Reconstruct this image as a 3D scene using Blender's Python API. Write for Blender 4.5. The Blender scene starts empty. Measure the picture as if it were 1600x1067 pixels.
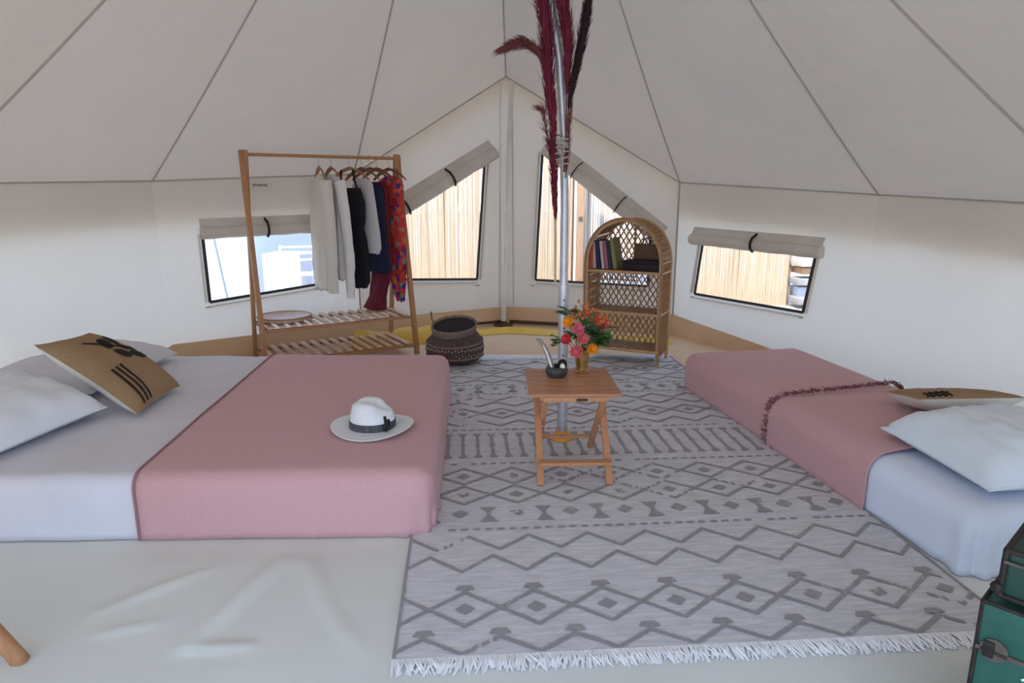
import bpy, bmesh, math, random
from mathutils import Vector, Matrix, noise
from mathutils.geometry import delaunay_2d_cdt
R = random.Random(7)
S = bpy.context.scene
COL = S.collection
PI = math.pi

# ------------------------------------------------------------------ camera, sky, exposure
cam_d = bpy.data.cameras.new('camera'); cam = bpy.data.objects.new('camera', cam_d); COL.objects.link(cam)
cam.location = (0, 0, 1.35); cam.rotation_euler = (math.radians(90 - 12.5), 0, 0)
cam_d.sensor_width = 36.0; cam_d.lens = 36.0 * 1050 / 1600; cam_d.clip_start = 0.02; cam_d.clip_end = 200
S.camera = cam
w = bpy.data.worlds.new('sky'); S.world = w; w.use_nodes = True
nt = w.node_tree; nt.nodes.clear()
out = nt.nodes.new('ShaderNodeOutputWorld'); bg = nt.nodes.new('ShaderNodeBackground')
tc = nt.nodes.new('ShaderNodeTexCoord'); sx = nt.nodes.new('ShaderNodeSeparateXYZ'); rp = nt.nodes.new('ShaderNodeValToRGB')
rp.color_ramp.elements[0].position = 0.0; rp.color_ramp.elements[0].color = (0.70, 0.83, 1.0, 1)
rp.color_ramp.elements[1].position = 0.7; rp.color_ramp.elements[1].color = (0.34, 0.57, 1.0, 1)
nt.links.new(tc.outputs['Generated'], sx.inputs[0]); nt.links.new(sx.outputs['Z'], rp.inputs[0])
nt.links.new(rp.outputs[0], bg.inputs[0]); bg.inputs[1].default_value = 2.6
nt.links.new(bg.outputs[0], out.inputs[0])
sun_d = bpy.data.lights.new('sun', 'SUN'); sun = bpy.data.objects.new('sun', sun_d); COL.objects.link(sun)
sun_d.energy = 5.5; sun_d.angle = math.radians(2.0); sun_d.color = (1.0, 0.91, 0.78)
sun.rotation_euler = (math.radians(30), 0, math.radians(-30))
S.view_settings.view_transform = 'Standard'; S.view_settings.look = 'None'; S.view_settings.gamma = 1.0
S.view_settings.use_curve_mapping = False
S.view_settings.exposure = 0.42

# ------------------------------------------------------------------ helpers
def clamp(x, a=0.0, b=1.0): return max(a, min(b, x))
def sm(x, a, b):
    t = clamp((x - a) / (b - a)); return t * t * (3 - 2 * t)
def nz(x, y, z=0.0): return noise.noise(Vector((x, y, z)))

class MB:
    """collects vertices and faces of one mesh"""
    def __init__(s): s.v = []; s.f = []
    def add(s, vs, fs):
        o = len(s.v); s.v += [Vector(q) for q in vs]; s.f += [tuple(i + o for i in q) for q in fs]; return o
    def box(s, c, size, m=None, bev=0.0):
        x, y, z = (q / 2 for q in size); b = min(bev, x * .9, y * .9, z * .9)
        if b <= 0:
            vs = [(i * x, j * y, k * z) for i in (-1, 1) for j in (-1, 1) for k in (-1, 1)]
            fs = [(0, 1, 3, 2), (4, 6, 7, 5), (0, 4, 5, 1), (2, 3, 7, 6), (0, 2, 6, 4), (1, 5, 7, 3)]
        else:
            bm = bmesh.new(); bmesh.ops.create_cube(bm, size=1)
            for q in bm.verts: q.co = Vector((q.co.x * 2 * x, q.co.y * 2 * y, q.co.z * 2 * z))
            bmesh.ops.bevel(bm, geom=bm.edges[:], offset=b, segments=2, profile=.6, affect='EDGES')
            bm.verts.index_update(); vs = [tuple(q.co) for q in bm.verts]; fs = [tuple(q.index for q in g.verts) for g in bm.faces]; bm.free()
        c = Vector(c)
        s.add([(m @ Vector(q) if m else Vector(q)) + c for q in vs], fs); return s
    def bar(s, a, b, wd, th, up=(0, 0, 1), bev=0.0):
        a, b = Vector(a), Vector(b); d = b - a; L = d.length; d.normalize(); up = Vector(up)
        x = up.cross(d)
        if x.length < 1e-4: x = Vector((1, 0, 0)).cross(d)
        x.normalize(); y = d.cross(x)
        s.box((a + b) / 2, (wd, th, L), Matrix((x, y, d)).transposed(), bev); return s
    def tube(s, pts, r, n=8, cap=True, flat=1.0):
        pts = [Vector(q) for q in pts]; m = len(pts); rr = r if isinstance(r, (list, tuple)) else [r] * m
        d0 = (pts[1] - pts[0]).normalized(); x = d0.orthogonal().normalized(); vs = []; fs = []
        for i, q in enumerate(pts):
            d = (pts[min(i + 1, m - 1)] - pts[max(i - 1, 0)]).normalized()
            x = (x - d * x.dot(d))
            x = x.normalized() if x.length > 1e-6 else d.orthogonal().normalized()
            y = d.cross(x)
            vs += [q + (x * math.cos(2 * PI * k / n) + y * math.sin(2 * PI * k / n) * flat) * rr[i] for k in range(n)]
        for i in range(m - 1):
            for k in range(n):
                k2 = (k + 1) % n; fs.append((i * n + k, i * n + k2, (i + 1) * n + k2, (i + 1) * n + k))
        if cap: fs += [tuple(range(n))[::-1], tuple((m - 1) * n + k for k in range(n))]
        s.add(vs, fs); return s
    def lathe(s, prof, n=24, c=(0, 0, 0), fn=None):
        vs = []; fs = []; m = len(prof); c = Vector(c)
        for i, (r, z) in enumerate(prof):
            for k in range(n):
                a = 2 * PI * k / n; q = Vector((r * math.cos(a), r * math.sin(a), z))
                vs.append((fn(q, a, i) if fn else q) + c)
        for i in range(m - 1):
            for k in range(n):
                k2 = (k + 1) % n; fs.append((i * n + k, i * n + k2, (i + 1) * n + k2, (i + 1) * n + k))
        if prof[0][0] > 1e-5: fs.append(tuple(range(n))[::-1])
        if prof[-1][0] > 1e-5: fs.append(tuple((m - 1) * n + k for k in range(n)))
        s.add(vs, fs); return s
    def ball(s, c, r, n=8, sc=(1, 1, 1)):
        k = max(3, n // 2); prof = [(max(1e-6, r * math.sin(PI * i / k)), -r * math.cos(PI * i / k)) for i in range(k + 1)]
        o = len(s.v); s.lathe(prof, n)
        for i in range(o, len(s.v)): s.v[i] = Vector((s.v[i].x * sc[0], s.v[i].y * sc[1], s.v[i].z * sc[2])) + Vector(c)
        return s
    def grid(s, fn, nu, nv, flip=False):
        vs = [fn(i / nu, j / nv) for i in range(nu + 1) for j in range(nv + 1)]; fs = []
        for i in range(nu):
            for j in range(nv):
                q = (i * (nv + 1) + j, (i + 1) * (nv + 1) + j, (i + 1) * (nv + 1) + j + 1, i * (nv + 1) + j + 1)
                fs.append(q[::-1] if flip else q)
        s.add(vs, fs); return s
    def prism(s, poly, z0, z1):
        n = len(poly); vs = [(x, y, z0) for x, y in poly] + [(x, y, z1) for x, y in poly]
        s.add(vs, [tuple(range(n))[::-1], tuple(range(n, 2 * n))] + [(i, (i + 1) % n, n + (i + 1) % n, n + i) for i in range(n)]); return s
    def build(s, name, m, parent=None, smooth=True, merge=0.0, loc=None, recalc=True, angle=40):
        me = bpy.data.meshes.new(name); me.from_pydata([tuple(q) for q in s.v], [], s.f)
        bm = bmesh.new(); bm.from_mesh(me)
        if merge: bmesh.ops.remove_doubles(bm, verts=bm.verts[:], dist=merge)
        if recalc: bmesh.ops.recalc_face_normals(bm, faces=bm.faces[:])
        bm.to_mesh(me); bm.free(); me.materials.append(m)
        if smooth:
            me.shade_smooth()
            me.set_sharp_from_angle(angle=math.radians(angle))
        o = bpy.data.objects.new(name, me); COL.objects.link(o)
        if parent is not None: o.parent = parent
        if loc: o.location = loc
        return o

def tag(o, label=None, cat=None, group=None, kind=None):
    if label: o['label'] = label
    if cat: o['category'] = cat
    if group: o['group'] = group
    if kind: o['kind'] = kind
    return o
def thing(name, label, cat, loc=(0, 0, 0), rz=0.0, group=None):
    o = bpy.data.objects.new(name, None); COL.objects.link(o); o.location = loc; o.rotation_euler = (0, 0, rz)
    o.empty_display_size = .1
    return tag(o, label, cat, group)
def struct(name, label=None):
    o = bpy.data.objects.new(name, None); COL.objects.link(o); o['kind'] = 'structure'
    if label: o['label'] = label
    return o
def dup(o, parent=None, loc=None):
    c = o.copy(); COL.objects.link(c)
    if parent is not None: c.parent = parent
    if loc is not None: c.location = loc
    return c

# ------------------------------------------------------------------ materials
def mat(name, col, rough=.7, var=None, vscale=8.0, bump=0.0, bscale=60.0, metal=0.0, stretch=(1, 1, 1), spec=.3, sheen=0.0, detail=4.0):
    m = bpy.data.materials.new(name); m.use_nodes = True; n = m.node_tree.nodes; l = m.node_tree.links
    b = n['Principled BSDF']; b.inputs['Roughness'].default_value = rough; b.inputs['Metallic'].default_value = metal
    b.inputs['Specular IOR Level'].default_value = spec
    b.inputs['Base Color'].default_value = (*col, 1)
    if sheen: b.inputs['Sheen Weight'].default_value = sheen
    if var or bump:
        t = n.new('ShaderNodeTexCoord'); mp = n.new('ShaderNodeMapping'); mp.inputs['Scale'].default_value = stretch
        l.new(t.outputs['Object'], mp.inputs[0])
    if var:
        k = n.new('ShaderNodeTexNoise'); k.inputs['Scale'].default_value = vscale; k.inputs['Detail'].default_value = detail
        l.new(mp.outputs[0], k.inputs['Vector']); r = n.new('ShaderNodeValToRGB')
        r.color_ramp.elements[0].position = .3; r.color_ramp.elements[1].position = .7
        r.color_ramp.elements[0].color = (*var, 1); r.color_ramp.elements[1].color = (*col, 1)
        l.new(k.outputs['Fac'], r.inputs[0]); l.new(r.outputs[0], b.inputs['Base Color'])
    if bump:
        k2 = n.new('ShaderNodeTexNoise'); k2.inputs['Scale'].default_value = bscale; k2.inputs['Detail'].default_value = 3
        l.new(mp.outputs[0], k2.inputs['Vector']); bp = n.new('ShaderNodeBump'); bp.inputs['Strength'].default_value = bump
        bp.inputs['Distance'].default_value = .01
        l.new(k2.outputs['Fac'], bp.inputs['Height']); l.new(bp.outputs[0], b.inputs['Normal'])
    return m
def canvas(name, col, trans, tcol, var, bump=.45):
    """tent cloth: diffuse inside, lets a share of the daylight through"""
    m = bpy.data.materials.new(name); m.use_nodes = True; n = m.node_tree.nodes; l = m.node_tree.links
    for q in list(n):
        if q.type != 'OUTPUT_MATERIAL': n.remove(q)
    o = [q for q in n if q.type == 'OUTPUT_MATERIAL'][0]
    d = n.new('ShaderNodeBsdfDiffuse'); t = n.new('ShaderNodeBsdfTranslucent'); mx = n.new('ShaderNodeMixShader')
    c = n.new('ShaderNodeTexCoord'); k = n.new('ShaderNodeTexNoise'); k.inputs['Scale'].default_value = 1.3; k.inputs['Detail'].default_value = 5
    r = n.new('ShaderNodeValToRGB'); r.color_ramp.elements[0].color = (*var, 1); r.color_ramp.elements[1].color = (*col, 1)
    r.color_ramp.elements[0].position = .3; r.color_ramp.elements[1].position = .62
    l.new(c.outputs['Object'], k.inputs['Vector']); l.new(k.outputs['Fac'], r.inputs[0]); l.new(r.outputs[0], d.inputs[0])
    t.inputs[0].default_value = (*tcol, 1); mx.inputs[0].default_value = trans
    k2 = n.new('ShaderNodeTexNoise'); k2.inputs['Scale'].default_value = 5; k2.inputs['Detail'].default_value = 6
    bp = n.new('ShaderNodeBump'); bp.inputs['Strength'].default_value = bump; bp.inputs['Distance'].default_value = .03
    l.new(c.outputs['Object'], k2.inputs['Vector']); l.new(k2.outputs['Fac'], bp.inputs['Height'])
    l.new(bp.outputs[0], d.inputs['Normal'])
    l.new(d.outputs[0], mx.inputs[1]); l.new(t.outputs[0], mx.inputs[2]); l.new(mx.outputs[0], o.inputs[0])
    return m
M = {}
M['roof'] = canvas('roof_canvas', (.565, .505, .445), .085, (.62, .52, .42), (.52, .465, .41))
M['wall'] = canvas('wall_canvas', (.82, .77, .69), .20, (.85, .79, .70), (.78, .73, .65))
M['gable'] = canvas('gable_canvas', (.78, .72, .64), .13, (.82, .73, .62), (.73, .67, .59))
M['seam'] = mat('seam_tape', (.46, .41, .36), .9)
M['roll'] = mat('rolled_canvas', (.67, .61, .54), .9, var=(.60, .54, .475), vscale=6, bump=.3, bscale=14)
M['black'] = mat('black_webbing', (.015, .015, .017), .6)
M['frame'] = mat('window_binding', (.05, .045, .045), .7)
M['tub'] = mat('tan_groundsheet', (.74, .50, .30), .6, var=(.68, .44, .25), vscale=3, bump=.3, bscale=8)
M['yellow'] = mat('sun_glow_yellow', (.80, .48, .07), .5, var=(.70, .40, .05), vscale=5)  # sunlight glowing on the groundsheet edge, put into the colour
M['mat'] = mat('pale_floor_canvas', (.78, .80, .76), .75, var=(.71, .73, .69), vscale=2.2, bump=.15, bscale=6)
M['sand'] = mat('sandy_ground', (.50, .44, .36), .95, var=(.40, .36, .30), vscale=3, bump=.5, bscale=20)
M['rug'] = mat('rug_wool', (.76, .75, .78), .95, var=(.58, .57, .60), vscale=26, bump=.5, bscale=160, stretch=(.35, 2.4, 1))
M['fringe'] = mat('rug_fringe', (.88, .88, .90), .95)
M['sheet'] = mat('lilac_white_sheet', (.72, .70, .76), .9, var=(.67, .655, .71), vscale=4, bump=.35, bscale=12)
M['sheet2'] = mat('pale_blue_sheet', (.74, .81, .94), .9, bump=.3, bscale=11)
M['pink'] = mat('pink_bedspread', (.66, .385, .39), .95, var=(.59, .335, .345), vscale=220, bump=.25, bscale=260, sheen=.15)
M['pinkfringe'] = mat('pink_tassel', (.30, .10, .12), .95)
M['pillow'] = mat('white_pillowcase', (.80, .83, .88), .9, bump=.25, bscale=7)
M['pillow2'] = mat('white_pillowcase_blue', (.78, .85, .92), .9, bump=.25, bscale=7)
M['burlap'] = mat('burlap', (.42, .27, .15), .95, var=(.34, .21, .11), vscale=120, bump=.5, bscale=320)
M['cushback'] = mat('cream_cushion_back', (.80, .78, .70), .9)
M['inkblack'] = mat('black_print', (.022, .016, .014), .9)
M['pine'] = mat('honey_wood', (.50, .255, .12), .5, var=(.40, .19, .085), vscale=14, stretch=(6, 6, .8))
M['slat'] = mat('pale_slat_wood', (.74, .50, .34), .55, var=(.64, .40, .25), vscale=16, stretch=(6, 1, 6))
M['acacia'] = mat('acacia_wood', (.52, .25, .135), .45, var=(.42, .18, .09), vscale=12, stretch=(1, 9, 9), bump=.1, bscale=40)
M['acacia2'] = mat('acacia_leg_wood', (.60, .29, .15), .45, var=(.50, .22, .10), vscale=12, stretch=(9, 9, 1))
M['cane'] = mat('rattan_cane', (.42, .24, .12), .55, var=(.33, .18, .08), vscale=30)
M['cane2'] = mat('pale_rattan_pole', (.58, .38, .20), .5, var=(.48, .29, .14), vscale=20)
M['steel'] = mat('galvanised_steel', (.62, .64, .67), .42, metal=.65, var=(.50, .52, .56), vscale=18)
M['white_pole'] = mat('white_pole_paint', (.80, .79, .75), .5, var=(.70, .68, .63), vscale=10)
M['darkrod'] = mat('dark_brown_rod', (.10, .045, .03), .6)
M['orange'] = mat('orange_plastic', (.80, .30, .03), .35, spec=.5)
M['wine'] = mat('burgundy_plume', (.22, .025, .055), .9, var=(.12, .012, .03), vscale=20)
M['blackplume'] = mat('black_plume', (.03, .014, .018), .9)
M['rust'] = mat('reddish_brown_plume', (.22, .06, .055), .9, var=(.10, .03, .03), vscale=20)
M['straw'] = mat('dry_stalk', (.60, .44, .24), .8)
M['cord'] = mat('grey_cord', (.40, .37, .33), .9)
M['basket'] = mat('brown_wicker', (.125, .078, .068), .8, var=(.07, .043, .04), vscale=40, bump=.4, bscale=80)
M['basket_rim'] = mat('grey_brown_wicker', (.24, .18, .145), .8, var=(.17, .125, .10), vscale=40, bump=.5, bscale=90)
M['bead'] = mat('white_shell', (.58, .53, .50), .5)
M['basket_in'] = mat('dark_wicker_inside', (.022, .013, .013), .95)
M['hat'] = mat('white_felt', (.80, .82, .84), .9, bump=.2, bscale=120)
M['hatband'] = mat('black_hat_band', (.055, .058, .075), .7, var=(.10, .10, .12), vscale=30)
M['brass'] = mat('brass', (.62, .43, .17), .28, metal=.9)
M['stoneware'] = mat('dark_stoneware', (.055, .05, .05), .5, bump=.4, bscale=60, spec=.4)
M['horn'] = mat('grey_horn', (.36, .32, .29), .4, var=(.20, .16, .14), vscale=30)
M['whitestone'] = mat('white_stone', (.85, .84, .82), .35)
M['leaf'] = mat('green_leaf', (.10, .24, .075), .6, var=(.06, .16, .05), vscale=20)
M['darkleaf'] = mat('dark_green_leaf', (.035, .12, .05), .6)
M['marigold'] = mat('orange_petal', (.95, .40, .015), .7, var=(.85, .26, .01), vscale=60)
M['coral'] = mat('coral_pink_petal', (.74, .17, .17), .7, var=(.60, .09, .11), vscale=60)
M['rose'] = mat('rose_pink_petal', (.72, .18, .24), .7, var=(.58, .09, .14), vscale=60)
M['red'] = mat('red_petal', (.62, .045, .05), .7)
M['sprig'] = mat('orange_bud', (.62, .20, .06), .7, var=(.50, .11, .04), vscale=60)
M['shirt'] = mat('cream_cotton', (.66, .61, .54), .95, bump=.3, bscale=20)
M['blouse'] = mat('white_cotton', (.74, .72, .69), .95, bump=.3, bscale=20)
M['blackcloth'] = mat('black_cloth', (.012, .012, .016), .9)
M['greycloth'] = mat('pale_grey_cloth', (.55, .53, .52), .95)
M['navy'] = mat('navy_cloth', (.018, .02, .05), .9)
M['maroon'] = mat('maroon_patterned_cloth', (.20, .02, .04), .9, var=(.09, .008, .02), vscale=60)
M['hanger'] = mat('wooden_hanger', (.40, .19, .09), .5)
M['darkhanger'] = mat('brown_wooden_hanger', (.24, .09, .05), .5)
M['hook'] = mat('hook_steel', (.55, .55, .55), .35, metal=.9)
M['tray'] = mat('pale_woven_tray', (.80, .70, .64), .8, var=(.66, .50, .43), vscale=40, bump=.4, bscale=90)
M['trunk'] = mat('green_painted_metal', (.022, .115, .085), .45, var=(.016, .085, .062), vscale=14, bump=.15, bscale=30, spec=.4)
M['trunkdark'] = mat('dark_green_metal', (.016, .06, .045), .45, var=(.012, .045, .035), vscale=14, spec=.4)
M['edging'] = mat('worn_black_edging', (.012, .010, .010), .6, var=(.035, .026, .022), vscale=60)
M['rustmetal'] = mat('rusty_metal', (.14, .115, .10), .6, metal=.3, var=(.10, .075, .06), vscale=50)
M['glass'] = None
M['reed'] = mat('dry_reed', (.60, .47, .33), .85, var=(.46, .35, .23), vscale=7, stretch=(14, 14, .6))
M['reed2'] = mat('pale_reed', (.62, .55, .47), .85, var=(.50, .43, .35), vscale=7, stretch=(14, 14, .6))
M['timber'] = mat('brown_timber', (.46, .29, .18), .8, var=(.36, .22, .13), vscale=10, stretch=(8, 8, 1))
M['greywood'] = mat('weathered_grey_wood', (.38, .36, .35), .85, var=(.26, .25, .25), vscale=10)
M['tarp'] = mat('grey_blue_tarp', (.55, .58, .66), .7, var=(.45, .48, .55), vscale=3)
M['slate'] = mat('slate_grey_cover', (.24, .26, .29), .7)
M['whitecanvas'] = mat('white_tent_canvas', (.60, .64, .72), .9, var=(.54, .58, .66), vscale=2)
M['whitemetal'] = mat('white_painted_metal', (.82, .84, .88), .4)
M['label'] = mat('canvas_label', (.74, .69, .61), .9)
M['pad'] = mat('dark_leather', (.018, .011, .011), .6)
M['bag'] = mat('brown_woven_bag', (.20, .11, .075), .8, var=(.15, .08, .055), vscale=40, bump=.5, bscale=90)
def pane_mat():
    m = bpy.data.materials.new('clear_pane'); m.use_nodes = True; n = m.node_tree.nodes; l = m.node_tree.links
    o = [q for q in n if q.type == 'OUTPUT_MATERIAL'][0]; n.remove(n['Principled BSDF'])
    t = n.new('ShaderNodeBsdfTransparent'); g = n.new('ShaderNodeBsdfGlossy'); g.inputs['Roughness'].default_value = .15
    d = n.new('ShaderNodeBsdfDiffuse'); d.inputs[0].default_value = (.85, .87, .9, 1)
    a = n.new('ShaderNodeMixShader'); b = n.new('ShaderNodeMixShader'); a.inputs[0].default_value = .03; b.inputs[0].default_value = .05
    l.new(t.outputs[0], a.inputs[1]); l.new(g.outputs[0], a.inputs[2]); l.new(a.outputs[0], b.inputs[1]); l.new(d.outputs[0], b.inputs[2]); l.new(b.outputs[0], o.inputs[0])
    return m
M['glass'] = pane_mat()
def rug_ink():
    m = mat('rug_dark_yarn', (.29, .285, .31), .95); n = m.node_tree.nodes; l = m.node_tree.links; b = n['Principled BSDF']
    t = n.new('ShaderNodeTexCoord'); k = n.new('ShaderNodeTexNoise'); k.inputs['Scale'].default_value = 6; k.inputs['Detail'].default_value = 2
    k2 = n.new('ShaderNodeTexNoise'); k2.inputs['Scale'].default_value = 130; k2.inputs['Detail'].default_value = 2
    a = n.new('ShaderNodeMath'); a.operation = 'ADD'; r = n.new('ShaderNodeValToRGB')
    l.new(t.outputs['Object'], k.inputs['Vector']); l.new(t.outputs['Object'], k2.inputs['Vector'])
    l.new(k.outputs['Fac'], a.inputs[0]); l.new(k2.outputs['Fac'], a.inputs[1]); l.new(a.outputs[0], r.inputs[0])
    r.color_ramp.elements[0].position = .0; r.color_ramp.elements[0].color = (.31, .30, .305, 1)
    r.color_ramp.elements[1].position = 1.0; r.color_ramp.elements[1].color = (.56, .55, .58, 1)
    e = r.color_ramp.elements.new(.58); e.color = (.335, .325, .33, 1)
    # ramp input is the sum of two 0..1 noises, halved
    hv = n.new('ShaderNodeMath'); hv.operation = 'MULTIPLY'; hv.inputs[1].default_value = .5
    l.new(a.outputs[0], hv.inputs[0]); l.new(hv.outputs[0], r.inputs[0]); l.new(r.outputs[0], b.inputs['Base Color'])
    r.color_ramp.elements[2].position = .66
    return m
M['ink'] = rug_ink()
def robe_mat():
    m = mat('red_print_cloth', (.55, .05, .04), .9); n = m.node_tree.nodes; l = m.node_tree.links; b = n['Principled BSDF']
    t = n.new('ShaderNodeTexCoord'); k = n.new('ShaderNodeTexVoronoi'); k.inputs['Scale'].default_value = 26; r = n.new('ShaderNodeValToRGB')
    r.color_ramp.interpolation = 'CONSTANT'; sep = n.new('ShaderNodeSeparateColor')
    l.new(t.outputs['Object'], k.inputs['Vector']); l.new(k.outputs['Color'], sep.inputs[0]); l.new(sep.outputs[0], r.inputs[0]); l.new(r.outputs[0], b.inputs['Base Color'])
    r.color_ramp.elements[0].color = (.50, .05, .04, 1); r.color_ramp.elements[1].position = .55; r.color_ramp.elements[1].color = (.62, .12, .05, 1)
    for p, c in ((.7, (.06, .03, .30, 1)), (.82, (.25, .02, .05, 1)), (.93, (.16, .22, .20, 1))):
        e = r.color_ramp.elements.new(p); e.color = c
    return m
M['robe'] = robe_mat()

# ------------------------------------------------------------------ ground outside, floor
g = MB().grid(lambda u, v: Vector((-30 + 60 * u, -12 + 60 * v, -.03)), 6, 6).build('ground', M['sand']); tag(g, 'sandy ground around the tent', kind='structure')
# tent outline (x, y, eave height), anticlockwise from the right door post
DR, V5R, V4R, V3R, V2R = (1.25, -.35, 1.45), (2.40, .45, 1.40), (2.86, 1.75, 1.30), (2.86, 3.30, 1.28), (2.55, 4.78, 1.335)
RC, ZP, LC = (1.58, 6.50, 1.442), (-.06, 7.02, 2.462), (-1.43, 6.25, 1.512)
V2L, V3L, V4L, V5L, DL = (-2.66, 5.10, 1.432), (-3.15, 3.70, 1.395), (-3.05, 2.00, 1.38), (-2.40, .55, 1.40), (-1.25, -.35, 1.45)
APEX = Vector((-.10, 3.32, 3.86)); GB = Vector((-.06, 7.02, 2.462)); GF = Vector((0, -.75, 2.35))
outline = [DR, V5R, V4R, V3R, V2R, RC, ZP, LC, V2L, V3L, V4L, V5L, DL]
MB().prism([(x, y) for x, y, z in outline], -.028, 0.0).build('groundsheet', M['tub'], smooth=False)['kind'] = 'structure'
bpy.data.objects['groundsheet']['label'] = 'tan groundsheet of the tent showing along the back wall'
def inside(x, y, sh=.97):
    cx, cy = -.1, 3.4; c = False; n = len(outline)
    pts = [(cx + (q[0] - cx) * sh, cy + (q[1] - cy) * sh) for q in outline]
    for i in range(n):
        (x1, y1), (x2, y2) = pts[i], pts[(i + 1) % n]
        if (y1 > y) != (y2 > y) and x < (x2 - x1) * (y - y1) / (y2 - y1) + x1: c = not c
    return c
def ridge(x, y, a, b, wd, h):
    A, B, P = Vector(a), Vector(b), Vector((x, y)); d = B - A; t = clamp((P - A).dot(d) / d.length_squared); q = (P - A - d * t).length
    return h * math.exp(-(q / wd) ** 2) * (.3 + .7 * math.sin(PI * clamp(t * .9 + .05)))
def floor_h(x, y):
    z = .006
    if x < -.42 or y < 1.6:
        k = (1 if y < 2.34 else 0) * sm(2.36 - y, 0, .12)
        z += k * (ridge(x, y, (-.98, 1.78), (-.86, 2.28), .032, .022) + ridge(x, y, (-.98, 1.775), (-.78, 1.79), .016, .014) + ridge(x, y, (-1.35, 1.95), (-1.1, 2.2), .024, .013) + ridge(x, y, (-1.30, 1.84), (-1.12, 1.90), .018, .009)
                  + ridge(x, y, (-.78, 2.3), (-.62, 2.0), .03, .011) + ridge(x, y, (-.62, 2.0), (-.45, 1.75), .024, .008) + .004 * (1 + nz(x * 3, y * 3)))
    return z
fm = MB(); nx, ny = 250, 260; idx = {}; vs = []; fs = []
for i in range(nx + 1):
    for j in range(ny + 1):
        x = -3.0 + 5.75 * i / nx; y = -.3 + 5.85 * j / ny
        if inside(x, y) and not (x > 1.0 and y > 4.9): idx[i, j] = len(vs); vs.append((x, y, floor_h(x, y)))
for i in range(nx):
    for j in range(ny):
        q = [(i, j), (i + 1, j), (i + 1, j + 1), (i, j + 1)]
        if all(k in idx for k in q): fs.append(tuple(idx[k] for k in q))
fm.add(vs, fs); tag(fm.build('floor', M['mat']), 'pale grey canvas floor with soft creases', kind='structure')
FZ = .006

# ------------------------------------------------------------------ tent walls with windows cut out
def facet(P0, P1):
    a, b = Vector((P0[0], P0[1], 0)), Vector((P1[0], P1[1], 0)); d = (b - a); L = d.length; d.normalize()
    n = Vector((-d.y, d.x, 0))   # towards the tent's inside when walking clockwise seen from above is handled by sign
    c = Vector((-.1, 3.4, 0)) - (a + b) / 2
    if n.dot(c) < 0: n = -n
    return a, d, L, n
def dist_poly(p, poly):
    m = 9
    for i in range(len(poly)):
        A, B = Vector(poly[i]), Vector(poly[(i + 1) % len(poly)]); d = B - A; t = clamp((p - A).dot(d) / d.length_squared); m = min(m, (p - A - d * t).length)
    return m
def wall_facet(mb, P0, P1, holes=(), step=.11, amp=.020):
    a, d, L, n = facet(P0, P1); z0, z1 = P0[2], P1[2]
    outer = [(0, 0)]; k = max(2, int(L / step))
    outer += [(L * i / k, 0) for i in range(1, k)] + [(L, 0)]
    outer += [(L, z1 * i / 6) for i in range(1, 6)]
    outer += [(L * (1 - i / k), z1 + (z0 - z1) * i / k) for i in range(0, k + 1)] + [(0, z0 * (1 - i / 6)) for i in range(1, 6)]
    pts = list(outer); faces = [list(range(len(outer)))]; edges = []
    for h in holes:
        o = len(pts); m = len(h); pts += list(h); edges += [(o + i, o + (i + 1) % m) for i in range(m)]
    def inpoly(x, y, poly):
        c = False
        for i in range(len(poly)):
            (x1, y1), (x2, y2) = poly[i], poly[(i + 1) % len(poly)]
            if (y1 > y) != (y2 > y) and x < (x2 - x1) * (y - y1) / (y2 - y1) + x1: c = not c
        return c
    for i in range(1, int(L / step)):
        for j in range(1, int(max(z0, z1) / step)):
            x, y = i * step, j * step; zt = z0 + (z1 - z0) * x / L
            p = Vector((x, y))
            if y < zt - .085 and y > .06 and all(not inpoly(x, y, h) and dist_poly(p, h) > .03 for h in holes): pts.append((x, y))
    r = delaunay_2d_cdt([Vector(q) for q in pts], edges + [(i, (i + 1) % len(outer)) for i in range(len(outer))], [], 0, 1e-5)
    V, F = r[0], r[2]; keep = []
    for f in F:
        c = sum((V[i] for i in f), Vector((0, 0))) / len(f)
        if abs((V[f[1]] - V[f[0]]).cross(V[f[2]] - V[f[0]])) < 2e-5: continue
        if inpoly(c.x, c.y, outer) and not any(inpoly(c.x, c.y, h) for h in holes): keep.append(tuple(f))
    vs = []
    for q in V:
        zt = z0 + (z1 - z0) * q.x / L
        e = min(q.x, L - q.x, q.y, zt - q.y); k = sm(e, .07, .34)
        for h in holes: k *= sm(dist_poly(Vector(q), h), .05, .22)
        P = a + d * q.x + Vector((0, 0, q.y)); off = amp * k * (nz(P.x * 2.2, P.y * 2.2, P.z * 1.6) - .4) * 1.5 - k * .01
        vs.append(P + n * off)
    mb.add(vs, keep)
# window outlines in wall coordinates (metres along the wall from its first corner, height)
def local(P0, P1, pts):
    a, d, L, n = facet(P0, P1); return [((Vector((x, y, 0)) - a).dot(d), z) for x, y, z in pts]
W = {}
WL = [(-2.42, 5.324, .493), (-1.731, 5.968, .551), (-1.706, 5.992, 1.068), (-2.426, 5.319, 1.031)]
WR = [(1.718, 6.255, .422), (2.298, 5.227, .427), (2.333, 5.165, .924), (1.753, 6.194, .943)]
WGL = [(-1.30, 6.323, .546), (-.36, 6.851, .485), (-.266, 6.904, 1.75), (-1.28, 6.335, 1.052)]
WGR = [(.245, 6.923, .469), (1.336, 6.577, .45), (1.337, 6.577, .98), (.304, 6.904, 1.738)]
W['left'] = local(V2L, LC, WL)
W['right'] = local(RC, V2R, WR)
W['gl'] = local(LC, ZP, WGL)
W['gr'] = local(ZP, RC, WGR)
wl = MB(); [wall_facet(wl, A, B, h) for A, B, h in ((V5L, V4L, ()), (V4L, V3L, ()), (V3L, V2L, ()), (V2L, LC, [W['left']]))]
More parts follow.
